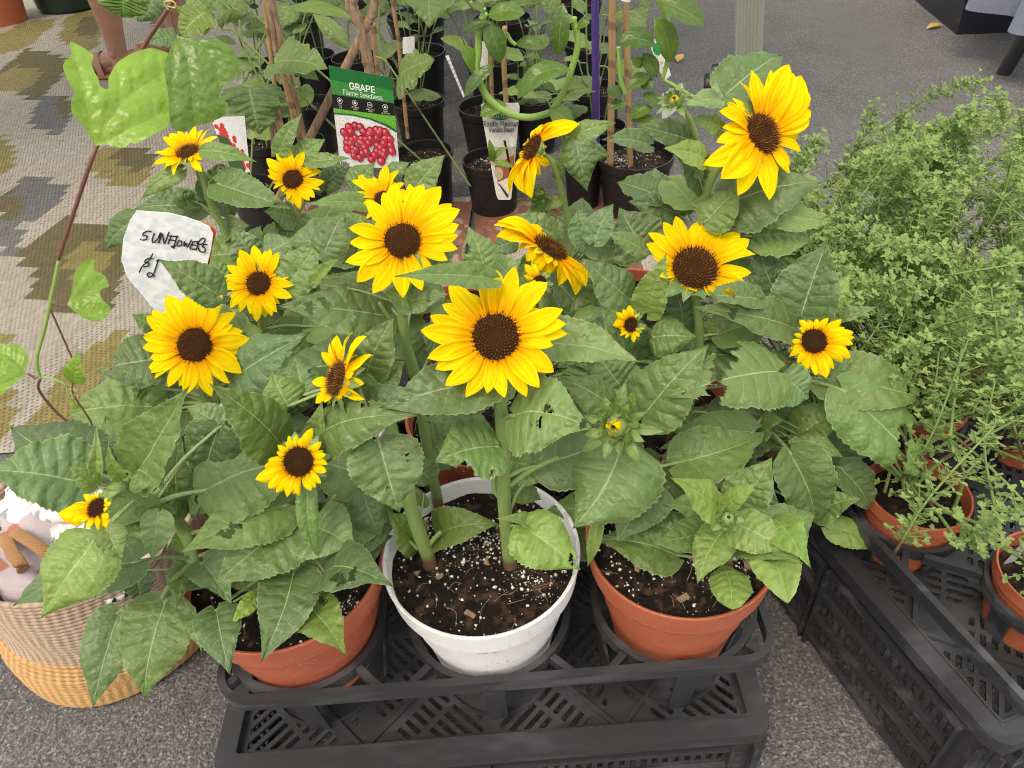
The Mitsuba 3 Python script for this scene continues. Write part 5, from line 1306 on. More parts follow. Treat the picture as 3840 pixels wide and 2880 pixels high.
# ------------------------------------------------------------------ rope basket with cloths
bk = thing('rope_basket', 'two tone coiled rope basket of folded cloths on the asphalt at left', 'basket')
def basket_r(z): return float(np.interp(z, [0, .008, .03, .07, .095, .13, .18, .225], [.117, .127, .132, .136, .129, .130, .133, .137]))
def basket_c(z): t = z / .225; return np.array([-.556 + .028 * t, .617 + .012 * t])
for nm, za, zb, lab in (('lower_coil', 0.003, .092, 'golden jute lower coils'), ('upper_coil', .092, .223, 'beige rope upper coils')):
    ms, us = [], []
    for z in np.arange(za, zb, .0060):
        th = np.linspace(0, 2 * np.pi, 300, endpoint=False); wob = .0022 * np.sin(3 * th + z * 40) + .0035 * np.sin(2 * th + 1) * (1 - z / .25) + .003 * (meshkit.noise(np.stack([np.cos(th) * 2.5, np.sin(th) * 2.5, 0 * th + z * 14], 1)) - .5)
        sag = .006 * np.sin(th * 2 + .5) * (z < .09) * (z / .09)
        c = basket_c(z); r_ = basket_r(z) + wob; p = np.stack([c[0] + r_ * np.cos(th), c[1] + r_ * np.sin(th), z + sag + 0 * th], 1)
        tw_ = .0034 * (1 + .11 * np.sin(th * 75 + z * 900)); v, f = tube(p, tw_, 7, closed=True); ms.append((v, f)); us.append(np.stack([np.full(len(v), z / .225), np.repeat(th * 75, 7)], 1))
    m = cat(ms); part(bk, nm, m, 'mat_rope', smooth=True, uv=np.vstack(us), label=lab)
a = np.linspace(0, 2 * np.pi, 60)
part(bk, 'base', cat([(np.vstack([[[-.556, .617, .004]], np.stack([-.556 + .104 * np.cos(a), .617 + .104 * np.sin(a), 0 * a + .004], 1)]), np.array([[0, i, i + 1] for i in range(1, 60)]))]), 'mat_rope', uv=np.zeros((61, 2)))
def roll_cloth(name, label, pts, r0, k, seed, squash=.6, grp=None):
    key = thing(name, label, 'cloth', grp); p = smooth_path(MM(pts), 60); n = len(p); sides = 26; r = np.random.default_rng(seed)
    v, f = tube(p, np.interp(np.linspace(0, 1, n), [0, .06, .25, .6, .92, 1], np.array([.35, .8, 1, 1.05, .85, .3])) * r0, sides); m = len(v) - 2
    ctr = np.repeat(p, sides, 0); d = v[:m] - ctr; th = np.tile(np.arange(sides) * 2 * np.pi / sides, n); ln = np.repeat(np.linspace(0, 1, n), sides)
    w = 1 + .22 * np.sin(3 * th + 5 * ln + seed) + .12 * np.sin(7 * th - 9 * ln) + .35 * (meshkit.fbm(np.stack([np.cos(th) * 1.6, np.sin(th) * 1.6, ln * 7 + seed], 1), 3) - .5)
    d = d * w[:, None]; d[:, 2] *= squash; v[:m] = ctr + d
    uv = np.vstack([np.stack([2 * k + .05 + .9 * ln, th / 6.283 * .45], 1), [[2 * k + .05, 0], [2 * k + .95, 0]]]); put(key, (v, f), 'mat_fabric', smooth=True, uv=uv)
roll_cloth('folded_cloth', 'white cloth with small grey dots folded at the back of the basket', [(-650, 680, 196), (-600, 650, 212), (-540, 640, 208), (-480, 660, 190)], .030, 0, 1)
roll_cloth('folded_cloth', 'lilac grey cloth with rust stripes rolled at the left of the basket', [(-648, 610, 180), (-610, 575, 196), (-570, 545, 190), (-545, 530, 170)], .032, 1, 2)
roll_cloth('folded_cloth', 'dusky lilac cloth bundled under the brown handle in the basket', [(-630, 650, 190), (-590, 605, 200), (-540, 575, 195)], .034, 1, 5)
roll_cloth('folded_cloth', 'pale pink cloth bunched at the right of the basket', [(-500, 690, 200), (-460, 640, 206), (-440, 590, 196), (-455, 555, 180)], .034, 2, 3)
roll_cloth('folded_cloth', 'white cloth with large black spots at the front right of the basket', [(-520, 560, 190), (-480, 545, 196), (-445, 550, 190)], .028, 3, 4)
roll_cloth('folded_cloth', 'white cloth bundle with faint dots in the middle of the basket', [(-600, 660, 190), (-530, 610, 196), (-490, 580, 186)], .036, 0, 8)
for i, pts in enumerate(STRAPS):
    key = thing('woven_strap', ['brown woven strap looped across the front of the basket cloths', 'brown woven strap behind the front one on the basket cloths'][i], 'strap')
    p = smooth_path(MM(pts), 40); t = np.gradient(p, axis=0); s = np.cross(t, [0, 0, 1.]); s /= np.linalg.norm(s, axis=1, keepdims=True); nn = np.cross(s, t); nn /= np.linalg.norm(nn, axis=1, keepdims=True)
    sec = [(-.007, 0), (-.006, .002), (0, .003), (.006, .002), (.007, 0), (.006, -.002), (-.006, -.002)]
    v = np.stack([p + s * a_ + nn * b_ for a_, b_ in sec], 1).reshape(-1, 3); n = len(p); i_, j_ = np.meshgrid(np.arange(n - 1), np.arange(7), indexing='ij'); j2 = (j_ + 1) % 7
    put(key, cat([(v, np.stack([i_ * 7 + j_, i_ * 7 + j2, (i_ + 1) * 7 + j2, (i_ + 1) * 7 + j_], -1).reshape(-1, 4))]), 'mat_fabric', smooth=True, uv=np.stack([8.05 + .9 * np.repeat(np.linspace(0, 1, n), 7), np.tile(np.linspace(0, .5, 7), n)], 1))

# ------------------------------------------------------------------ handwritten sign
sg = thing('price_sign', 'white handwritten card reading SUNFLOWERS with a dollar price, leaning among leaves', 'sign')
def vplate(pts, t, back=0.):
    p = MM(pts); y = p[:, 1].mean() + back; v, f = extrude(Polygon(p[:, [0, 2]]), t); return np.stack([v[:, 0], y + v[:, 2], v[:, 1]], 1), f[:, ::-1]
S2 = np.array(SIGN, float); sm = smooth_path(np.vstack([S2[:13]]), 70)
part(sg, 'card', vplate(np.vstack([sm[1:-1], S2[13:]]) if False else S2, .0008), 'mat_card')
m = vplate(SIGNB, .0012, .001); part(sg, 'backing', m, 'mat_print', color=flat(m, (.62, .13, .03)), label='orange backing card')
ms = []
for st in STROKES:
    p = smooth_path(MM(st), len(st) * 5); ls = LineString(p[:, [0, 2]]).buffer(.00062, quad_segs=4); v, f = extrude(ls, .0003); ms.append((np.stack([v[:, 0], p[0, 1] - .0002 + v[:, 2], v[:, 1]], 1), f[:, ::-1]))
m = cat(ms); part(sg, 'handwriting', m, 'mat_print', color=flat(m, (.02, .02, .025)))
a = MM(SIGN[9:13]).mean(0); part(sg, 'stake', tube(np.array([[a[0] - .01, .664, a[2] + .02], [a[0] + .0, .664, .30]]), .0035, 8), 'mat_bamboo')

# ------------------------------------------------------------------ passion vine in front of the rug
pv = thing('passion_vine', 'climbing vine with large glossy two lobed leaves hanging in front of the rug', 'vine')
GC, RC = (.27, .38, .10), (.155, .062, .050)
for i, (r_, pts) in enumerate(VINE):
    p = smooth_path(MM(pts), 70); m = tube(p, r_ / 1000, 8); c = np.tile(GC if i in (1, 3, 9) else RC, (len(m[0]), 1)).astype(float)
    if i == 9: c[:] = (.36, .40, .12)
    if i == 8: c[:] = (.45, .36, .10)
    part(pv, ['stem', 'stem', 'tendril', 'stem', 'tendril', 'leaf_stalk', 'leaf_stalk', 'leaf_stalk', 'tendril', 'tendril'][i], m, 'mat_vine', smooth=True, color=c)
for i, (tone, lobes) in enumerate(VINELEAVES):
    ms, us = [], []
    for q, (B, T, W, arch) in enumerate(lobes):
        B, T = MM(B), MM(T); c = unit(eye - B); m, uv = leaf_mesh(B, T, W / 1000, np.array([0, 0, .35]) + c * .65, tone, arch, .12, 4, (), seed=5000 + i * 9 + q, nu=60, nv=22, teeth=0, wave=1.1, relief=1.5, curl=-.1); ms.append(m); us.append(uv)
    part(pv, 'leaf', cat(ms), 'mat_glossleaf', smooth=True, uv=np.vstack(us))
def blade_mesh(tone, n, outline, ends, seed):
    r = np.random.default_rng(seed); O = MM(outline); B = O[0]; n = np.array(n); a = unit(np.cross(n, [0, 0, 1.])); b = np.cross(n, a); to2 = lambda q: np.stack([(q - B) @ a, (q - B) @ b], -1)
    p = smooth_path(np.vstack([to2(O), to2(O[:1])]), len(O) * 5)[:-1]; P_ = Polygon(p).buffer(0); P_ = max(getattr(P_, 'geoms', [P_]), key=lambda g: g.area); size = np.ptp(p, axis=0).max(); h = size / 52
    x0, y0, x1, y1 = P_.bounds; gx, gy = np.meshgrid(np.arange(x0, x1, h), np.arange(y0, y1, h)); gx = gx + (np.arange(gx.shape[0]) % 2)[:, None] * h / 2; g = np.stack([gx.ravel(), gy.ravel()], 1)
    g = g[shapely.contains_xy(P_.buffer(-h * .55), g[:, 0], g[:, 1])]; ring = np.array([P_.exterior.interpolate(t).coords[0] for t in np.arange(0, P_.exterior.length, h * .9)]); pts = np.vstack([ring, g])
    from scipy.spatial import Delaunay
    tri = Delaunay(pts).simplices; c = pts[tri].mean(1); tri = tri[shapely.contains_xy(P_.buffer(h * .1), c[:, 0], c[:, 1])]
    e1, e2 = pts[tri[:, 1]] - pts[tri[:, 0]], pts[tri[:, 2]] - pts[tri[:, 0]]; cr = e1[:, 0] * e2[:, 1] - e1[:, 1] * e2[:, 0]; tri[cr < 0] = tri[cr < 0][:, ::-1]
    lines = [LineString(smooth_path(to2(MM(e)), 30)) for e in ends]; sp_ = shapely.points(pts); D = np.stack([shapely.distance(sp_, l) for l in lines], 1); k_ = D.argmin(1); d = D.min(1); s = np.array([lines[k].project(q) / lines[k].length for k, q in zip(k_, sp_)]); edge = shapely.distance(sp_, P_.exterior) / size
    q = s * 7.5 - d / size * 6
    z = .34 * d * (1 - .8 * d / (size * .3)) + .011 * size * (np.abs(np.sin(np.pi * q)) ** .6 - .5) * np.clip(d / size * 16, 0, 1) * np.clip(edge * 14, 0, 1) + .028 * size * (meshkit.fbm(np.column_stack([pts / size * 5, 0 * d + seed]), 3) - .5) + .10 * size * (meshkit.noise(np.column_stack([pts / size * 2.2, 0 * d + seed + 5])) - .5) * np.clip(1 - edge * 6, 0, 1) - .25 * size * (np.linalg.norm(pts, axis=1) / size - .4) ** 2
    kk = uvid(tone, r); return (B + pts[:, :1] * a + pts[:, 1:] * b + (z - z[0])[:, None] * n, tri), np.column_stack([kk + np.clip(s, .01, .99), np.clip(d / size / .22, 0, .98)])
for i, (tone, n, outline, ends) in enumerate(BLADES):
    m, uv = blade_mesh(tone, n, outline, ends, 40 + i); part(pv, 'leaf', m, 'mat_glossleaf', smooth=True, uv=uv)

# ------------------------------------------------------------------ black nursery pots behind
def black_profile(r_, h): return [(r_ * .74, -h), (r_ * .80, -h + .001), (r_ * .93, -.022), (r_ * .935, -.0205), (r_ * .985, -.0195), (r_ * .99, -.017), (r_, -.002), (r_ * .995, 0), (r_ * .965, 0), (r_ * .955, -.003), (r_ * .93, -.03), (r_ * .9, -.05)]
NP = 'black nursery pot '
NPLAB = {k_: NP + v_ for k_, v_ in {0: 'second from the top in the column right of the forked trunk', 1: 'with dark soil, middle of the column right of the grape label', 2: 'with dark soil just right of the grape label', 3: 'behind the slanting bamboo stake, left of the grape label', 4: 'with the vanilla label pushed in its soil',
  5: 'directly behind the vanilla label pot', 6: 'behind the right side of the vanilla loop', 7: 'under the upper left of the vanilla loop', 8: 'at the top centre above the vanilla loop', 9: 'with speckled soil at right, holding the two bamboo stakes', 10: 'right behind the purple pole', 11: 'two rows behind the purple pole',
  12: 'behind the left vine trunk, above the grape label', 13: 'at the top edge, right of the forked trunk', 14: 'directly behind the left edge of the grape label', 15: 'at the foot of the forked trunk, above the grape label', 17: 'at the top edge above the slanting bamboo stake', 18: 'between the purple pole and the big right pot',
  20: 'left of the two bamboo stakes, behind sunflower leaves', 25: 'at the top edge left of the two bamboo stakes', 26: 'under the left grape leaf, left of the slanting stake', 27: 'beside the red berry label', 28: 'behind the upper left bamboo stake', 29: 'behind the tilted back left sunflower, lowest of the left column'}.items()}
for k_ in (21, 22, 23, 24): NPLAB[k_] = NP + 'at the far back, beyond the top edge of the picture'
for i, (c, r_) in enumerate(BPOTS):
    if i not in NPLAB: continue
    c, r_ = MM(c), r_ / 1000
    k = thing('nursery_pot', NPLAB[i], 'pot', 'black nursery pots behind the sunflowers')
    part(k, 'bowl', lathe(black_profile(r_, c[2] - .012), c, 64), 'mat_blackpot', smooth=35)
    sc = c + [0, 0, -.018]; part(k, 'potting_soil', soil_mesh(sc, r_ * .95), 'mat_soil', smooth=True)
    part(k, 'perlite', perlite(sc, r_ * .93, 420 if i in (4, 9) else 60, 200 + i, None), 'mat_perlite', kind='stuff')
v = BPOTS[4]; c = MM(v[0])
m = []
for j, st in enumerate([[(0, 4), (3, 8), (5, 3), (4, -2), (1, -3)], [(-3, 8), (-3, -4)], [(9, 5), (13, 8), (15, 4), (9, -2), (17, -3)], [(27, 8), (21, 8), (20, 3), (25, 3), (26, -2), (20, -3)]]):
    p = np.array(st, float) * .0011; ang = -1.30 + p[:, 0] / (v[1] / 1000); rr = v[1] / 1000 * .915 + .0012; q = np.stack([c[0] + rr * np.cos(ang), c[1] + rr * np.sin(ang), c[2] - .052 + p[:, 1]], 1); m.append(tube(smooth_path(q, 20), .0008, 5))
m = cat(m); part('nursery_pot_004', 'price_writing', m, 'mat_print', color=flat(m, (.8, .8, .8)))
sk = ['bamboo_stake', 'vine_trunk', 'bamboo_stake', 'green_cane']
SLAB = ['bamboo stake rising behind the grape vine at upper left', 'short bamboo stake slanting into dark soil left of the grape label', 'thin bamboo stake in front of the upper left pots', None, None, None, None, 'bamboo stake behind the gnarled vine trunk', 'bamboo stake with a green tie right of the gnarled trunk', 'bamboo stake behind the vanilla label', 'thin bamboo stake left of the vanilla stake', 'dark streaked bamboo stake right of the purple pole', 'bamboo stake beside the dark streaked one, behind vanilla leaves']
gv = thing('grape_vine', 'grape vine with a gnarled forked brown trunk and lobed leaves behind the labels', 'vine')
for i, (r_, kd, pts) in enumerate(STAKES):
    p = smooth_path(MM(pts), 40); n = len(p)
    if p[0, 2] > .16: 
        d_ = unit(p[0] - p[min(6, n - 1)]); d_ = d_ if d_[2] < -.3 else np.array([0, 0, -1.]); p = np.vstack([p[0] + d_ * (p[0, 2] - .13) / -d_[2], p])
    if kd in (0, 2):
        rad = r_ * .00055 * np.ones(len(p)); k = thing('bamboo_stake', SLAB[i] if i < len(SLAB) else 'bamboo stake among the nursery pots', 'stake'); put(k, tube(p, rad, 10), 'mat_bamboo', smooth=True)
    elif kd == 1:
        rad = r_ * .00038 * (1 + .35 * (meshkit.fbm(np.stack([np.arange(len(p)) * .35 + i * 9, 0 * p[:, 0], 0 * p[:, 0]], 1), 3) - .4)); v, f = tube(p, rad, 16); v = v + .18 * r_ * .001 * (meshkit.fbm(v * [160, 160, 40], 3)[:, None] - .5) * 2; part(gv, 'trunk', (v, f), 'mat_bark', smooth=True)
    else: part(gv, 'shoot', tube(p, r_ * .0005, 7), 'mat_stem', smooth=True)
for i, (B, T, W, tone, arch) in enumerate(GRAPELEAVES):
    B, T = MM(B), MM(T); m, uv = leaf_mesh(B, T, W / 1000, np.array([0, 0, .5]) + unit(eye - B) * .5, tone, arch, .15, 2, (), seed=5600 + i, nu=70, nv=20, teeth=15, stalk=None); part(gv, 'leaf', m, 'mat_leaf', smooth=True, uv=uv)
r = np.random.default_rng(77); seedling = {}
for i, (c, r_) in enumerate(BPOTS):
    if i in (2, 4, 9, 3) or i not in NPLAB: continue
    c = MM(c); bpn = seedling[i] = thing('seedling_plant', 'green seedling plant ' + NPLAB[i][len(NP):], 'plant', 'seedling plants in the black pots')
    for q in range(2):
        st = c + [r.normal(0, .02), r.normal(0, .02), -.02]; tp = st + [r.normal(0, .04), r.normal(0, .04), r.uniform(.15, .4)]; p = smooth_path([st, (st + tp) / 2 + r.normal(0, .012, 3), tp], 14); part(bpn, 'stem', tube(p, .0022, 6), 'mat_stem', smooth=True)
        for j in range(7 if c[1] > 2.2 else 4):
            s_ = p[int(r.uniform(.35, .98) * (len(p) - 1))]; a_ = r.uniform(0, 6.28); d = np.array([math.cos(a_), math.sin(a_), r.uniform(-.3, .4)]); L = r.uniform(.05, .10)
            m, uv = leaf_mesh(s_ + unit(d) * .02, s_ + unit(d) * (.02 + L), L * r.uniform(.4, .75), [0, -.3, 1], r.uniform(-.1, .35), .12, .2, int(r.integers(0, 2)), (), seed=9000 + i * 30 + q * 10 + j, nu=24, nv=10, teeth=0, stalk=s_); part(bpn, 'leaf', m, 'mat_leaf', smooth=True, uv=uv)
for i, (B, T, W, tone, arch) in enumerate(BACKLEAVES):
    B, T = MM(B), MM(T); m, uv = leaf_mesh(B, T, W / 1000, np.array([0, 0, .6]) + unit(eye - B) * .4, tone, arch, .15, 1 if i % 3 else 0, (), seed=5700 + i, nu=40, nv=14, teeth=0 if i % 3 else 14)
    own_ = min(seedling, key=lambda k_: np.linalg.norm(MM(BPOTS[k_][0])[:2] - B[:2])); pot_ = MM(BPOTS[own_][0]); part(seedling[own_], 'leaf', m, 'mat_leaf', smooth=True, uv=uv); part(seedling[own_], 'stem', tube(smooth_path([pot_ - [0, 0, .02], (pot_ + B) / 2 + [0, 0, .05], B], 14), .0018, 6), 'mat_stem', smooth=True)

# ------------------------------------------------------------------ vanilla vine
va = thing('vanilla_vine', 'vanilla vine with a smooth looping green stem and oval leaves', 'vine')
for i, (r_, pts) in enumerate(VANILLA):
    p = smooth_path(MM(pts), 80); m = tube(p, r_ / 900, 10); part(va, 'stem', m, 'mat_vine', smooth=True, color=flat(m, (.27, .43, .09)))
for i, (B, T, W, tone, arch) in enumerate(VANLEAVES + SPROUT):
    B, T = MM(B), MM(T); m, uv = leaf_mesh(B, T, W / 1000, np.array([0, 0, .5]) + unit(eye - B) * .5, tone * .6, arch, .2, 1, (), seed=5800 + i, nu=36, nv=12, teeth=0, wave=.3, relief=0., curl=-.1); part(va, 'leaf', m, 'mat_glossleaf', smooth=True, uv=uv)

# ------------------------------------------------------------------ plant labels
def onquad(Q, m, off):
    """m: x right, y down in 0..1 of the tag, z ignored"""
    Q = MM(Q); v = np.asarray(m[0], float); s, t = v[:, :1], v[:, 1:2]; n = unit(np.cross(Q[1] - Q[0], Q[3] - Q[0])); n = n if n @ (eye - Q[0]) > 0 else -n
    bow = np.sin(np.pi * s) * .0015
    return Q[0] * (1 - s) * (1 - t) + Q[1] * s * (1 - t) + Q[2] * s * t + Q[3] * (1 - s) * t + n * (off + bow), m[1]
def dense(poly, n=10):
    out = []
    for i in range(n):
        x0, x1 = i / n, (i + 1) / n; g = poly.intersection(box(x0, -1, x1, 2))
        for h in getattr(g, 'geoms', [g]):
            if h.geom_type == 'Polygon' and h.area > 1e-7: v, f = extrude(h, 1e-4); out.append((v, f))
    return cat(out)
def word(text, x, y, h, asp, bold=False, cx=True):
    m = meshkit.text_mesh(text, h, 1e-4, bold); v = np.array(m.vertices); w = v[:, 0].max(); v[:, 0] = (v[:, 0] - (w / 2 if cx else 0)) * asp + x; v[:, 1] = y - v[:, 1]; return v, np.array(m.faces)
def tag(key, Q, layers):
    for i, (nm, m, c) in enumerate(layers):
        q = onquad(Q, m, .00035 * i); part(key, nm, q, 'mat_print', color=flat(q, c))
W1, G1, G2, G3, BK = (.78, .78, .77), (.016, .155, .038), (.045, .26, .05), (.15, .46, .045), (.014, .015, .014)
tg = thing('plant_label', 'tall grape label with green header, black icon strip and red grapes picture', 'label'); Q = TAGS['grape']; asp = 1.45
rg = np.random.default_rng(3); gr = []
for i in range(58):
    gx, gy = rg.uniform(.08, .92), rg.uniform(.55, .93)
    if abs(gx - .5) > .44 - .9 * abs(gy - .70) ** 1.5 or any(math.hypot(gx - a_, (gy - b_) * 1.5) < .062 for a_, b_, _ in gr): continue
    gr.append((gx, gy, rg.uniform(.85, 1.1)))
for gx, gy in ((.13, .63), (.22, .57), (.33, .55), (.45, .60), (.58, .59), (.71, .60), (.80, .66), (.88, .73), (.90, .80), (.25, .70), (.38, .72), (.52, .72), (.66, .74), (.16, .74), (.47, .82), (.60, .85), (.75, .84), (.70, .92), (.40, .84), (.30, .80)): gr.append((gx, gy, 1.0))
lay = [('card', dense(box(0, 0, 1, 1)), W1), ('header', dense(box(0, 0, 1, .29)), G1), ('header', dense(box(0, .13, 1, .29)), G2), ('header_arc', dense(Polygon([(0, .41), (1, .37), (1, .56), (.85, .50), (.6, .455), (.3, .435), (0, .445)])), G3), ('header_arc', dense(Polygon([(0, .445), (.3, .435), (.6, .455), (.85, .50), (1, .56), (1, .585), (.82, .52), (.58, .47), (.3, .45), (0, .46)])), G1), ('icon_strip', dense(box(0, .265, 1, .40)), BK),
    ('lettering', cat([word('GRAPE', .5, .185, .066, 1.4, True), word('Flame Seedless', .5, .248, .050, 1.25)]), (.85, .87, .84))]
ic = []
for j, x_ in enumerate((.12, .36, .60, .85)):
    ring = affinity.scale(Point(0, 0).buffer(.042).difference(Point(0, 0).buffer(.036)), 1, .7); ic.append(dense(affinity.translate(ring, x_, .315), 40))
    core = affinity.scale(Point(0, 0).buffer(.019), 1, .7) if j != 2 else box(-.028, -.003, .028, .003); ic.append(dense(affinity.translate(core, x_, .315), 40))
    for li, tx in enumerate([('FULL', 'SUN'), ('CLIMBING', 'PLANT'), ('SPACE 1.5M', 'APART'), ('FRUITS', 'IN AUTUMN')][j]): ic.append(word(tx, x_, .368 + .021 * li, .014, asp * .8))
lay += [('icon_strip', cat(ic), (.8, .8, .8)), ('lettering', word('ha', .02, .975, .045, asp, True, False), BK)]
gl_ = lambda s, dx=0, dy=0, k=1.: cat([dense(affinity.translate(affinity.scale(Point(0, 0).buffer(s * z_ * k), 1.0, .72), x_ + dx, y_ + dy), 24) for x_, y_, z_ in gr])
lay += [('grape_picture', gl_(.064), (.20, .012, .028)), ]
tag(tg, Q, lay)
for i, (x_, y_, z_) in enumerate(gr):
    for rr_, dx, dy, c in ((.055, 0, 0, (.42 + .2 * rg.random(), .03, .055)), (.026, -.012, -.012, (.62, .16, .18)), (.008, -.018, -.02, (.85, .6, .6))):
        q = onquad(Q, dense(affinity.translate(affinity.scale(Point(0, 0).buffer(rr_ * z_), 1, .72), x_ + dx, y_ + dy), 16), .0036 + .00002 * i + .0006 * (rr_ < .05) + .0006 * (rr_ < .02))
        part(tg, 'grape_picture', q, 'mat_print', color=flat(q, c))
tg = thing('plant_label', 'white pointed vanilla label with a green oval badge in a black pot', 'label'); Q = TAGS['vanilla']; a = .62
o = affinity.scale(Point(.47, .09).buffer(.5), .56, .11)
tag(tg, Q, [('card', dense(Polygon([(.02, .0), (.08, -.02), (.95, -.02), (.99, .02), (1, .3), (1.0, .98), (.9, 1), (.1, 1), (0, .95), (-.02, .3)])), (.74, .72, .66)),
  ('bean_picture', dense(box(0, .42, 1, .62)), (.50, .44, .36)), ('bean_picture', dense(Polygon([(.15, .62), (.95, .5), (1, .72), (.2, .8)])), (.34, .12, .05)), ('bean_picture', dense(Polygon([(.55, .35), (.62, .35), (.95, .75), (.86, .78)])), (.03, .018, .012)), ('bean_picture', dense(Polygon([(.15, .8), (.3, .82), (.8, .95), (.7, .97)])), (.05, .025, .015)), ('bean_picture', dense(affinity.scale(Point(.3, .7).buffer(.2), 1, .35)), (.52, .44, .27)),
  ('seal', dense(affinity.scale(Point(.86, .37).buffer(.12), 1, .42)), (.8, .8, .78)), ('badge', dense(o, 20), (.02, .23, .07)),
  ('lettering', cat([word("GROWER'S", .47, .082, .033, 2.0), word('SELECTION', .47, .122, .033, 2.0)]), (.75, .8, .72)), ('lettering', cat([word('Exotic Flavour', .5, .205, .050, 2.15, True), word('Vanilla Bean', .5, .262, .046, 2.05, True)]), (.12, .07, .10))])
for nm, lab, c in (('white1', 'small blank white label in a rear pot', (.72, .72, .70)), ('white2', 'blank white label behind the bamboo by the vanilla loop', (.62, .61, .57)), ('strip', 'narrow curved white strip label left of the vanilla vine', (.78, .78, .78)), ('white3', 'white label cut by the top of the picture', (.8, .8, .8))):
    k = thing('plant_label', lab, 'label'); tag(k, TAGS[nm], [('card', dense(box(0, 0, 1, 1)), c)] + ([('lettering', cat([word('Vanilla', .5, .15 + .1 * j, .05, 5.) for j in range(8)]), (.3, .3, .3))] if nm == 'strip' else []))
for nm, lab in (('grow1', 'upper white label with a green patch right of the purple pole'), ('grow2', 'lower white label with a green oval right of the bamboo stakes')):
    k = thing('plant_label', lab, 'label'); tag(k, TAGS[nm], [('card', dense(box(0, 0, 1, 1)), (.78, .78, .76)), ('badge', dense(affinity.scale(Point(.5, .25).buffer(.5), .8, .3)), (.03, .33, .08)), ('lettering', cat([word('Exotic', .5, .62, .09, .8), word('Vanilla', .5, .76, .09, .8)]), (.25, .25, .25))])
k = thing('plant_label', 'label with red berries behind the big vine leaf at left', 'label'); rb = np.random.default_rng(8)
berries = cat([dense(affinity.scale(Point(x_, y_).buffer(.07), 1, .62), 12) for x_, y_ in [(.12 + .7 * t + rb.normal(0, .09), .05 + .85 * t + rb.normal(0, .06)) for t in np.linspace(0, 1, 42)]])
tag(k, TAGS['redtag'], [('card', dense(box(0, 0, 1, 1)), (.76, .76, .75)), ('berry_picture', berries, (.62, .055, .045)), ('leaf_picture', dense(Polygon([(0, .3), (.3, .35), (.7, .8), (.75, 1), (0, 1)])), (.05, .12, .04))])

# ------------------------------------------------------------------ purple pole, tent leg
p0, p1 = MM(POLE); d = unit(p1 - p0); k = thing('purple_pole', 'smooth purple pole standing among the black pots', 'pole')
put(k, cat([tube(np.array([p0 - d * .19, p1 + d * .5]), .0085, 16)] + [tube(np.array([p0 - d * .19 + o, p1 + d * .5 + o]), .0022, 6) for o in np.array([[.0045, -.0075, 0], [-.002, -.0085, 0]])]), 'mat_print', smooth=40, color=None) if False else None
m = cat([tube(np.array([p0 - d * .19, p1 + d * .5]), .0085, 16)] + [tube(np.array([p0 - d * .19 + o, p1 + d * .5 + o]), .0022, 6) for o in np.array([[.0045, -.0075, 0], [-.002, -.0085, 0]])]); put(k, m, 'mat_print', smooth=True, color=flat(m, (.085, .045, .24)))
p0, p1 = MM(LEG); d = unit(p1 - p0); k = thing('market_tent', 'market tent whose grooved grey green aluminium leg stands at the upper right', 'tent')
ax = unit(np.cross([0.35, 1, 0], d)); ay = np.cross(d, ax); M = frame(p0, ax, ay, d)
def grooved(hx, hy, z0, z1, n=7):
    pts = []
    for (cx, cy), (dx, dy), L, no in (((-hx, -hy), (1, 0), 2 * hx, (0, -1)), ((hx, -hy), (0, 1), 2 * hy, (1, 0)), ((hx, hy), (-1, 0), 2 * hx, (0, 1)), ((-hx, hy), (0, -1), 2 * hy, (-1, 0))):
        for i in range(n):
            for f_, g in ((.0, 0), (.55, 0), (.62, -.0011), (.93, -.0011)):
                t = .06 * L + (.88 * L) * (i + f_) / n; pts.append((cx + dx * t + no[0] * g, cy + dy * t + no[1] * g))
    return extrude(Polygon(pts), z1 - z0, z0)
tleg = np.linalg.norm(p1 - p0); zt = .35
tk, k = k, part(k, 'leg', xf(M, bx((-.019, -.015, zt - .058), (.019, .015, zt - .03))), 'mat_frame'); part(k, 'outer_tube', xf(M, grooved(.0215, .0175, zt - .06, tleg + .6)), 'mat_frame'); gz = p0[2] / d[2]
part(k, 'inner_tube', xf(M, bx((-.016, -.013, -gz + .006), (.016, .013, zt - .061))), 'mat_frame'); part(k, 'foot_plate', xf(M, bx((-.04, -.035, -gz), (.04, .035, -gz + .005))), 'mat_frame')
part(k, 'height_lock', xf(M, cat([extrude(Polygon([(-.027, -.024), (.027, -.024), (.027, .024), (-.027, .024)]).buffer(.003), .028, zt - .085), xf(frame(V3(-.03, -.006, zt - .03), V3(0, 1, 0), V3(0, 0, 1), V3(1, 0, 0)), lathe([(0, -.028), (.012, -.028), (.013, -.024), (.013, -.004), (.010, .0), (.010, .008), (0, .008)], n=20)), xf(frame(V3(-.062, -.008, zt - .052), V3(0, 1, 0), V3(0, 0, 1), V3(1, 0, 0)), lathe([(0, -.008), (.019, -.008), (.021, -.004), (.021, .006), (.018, .009), (0, .009)], n=22))])), 'mat_blackpot', smooth=35)

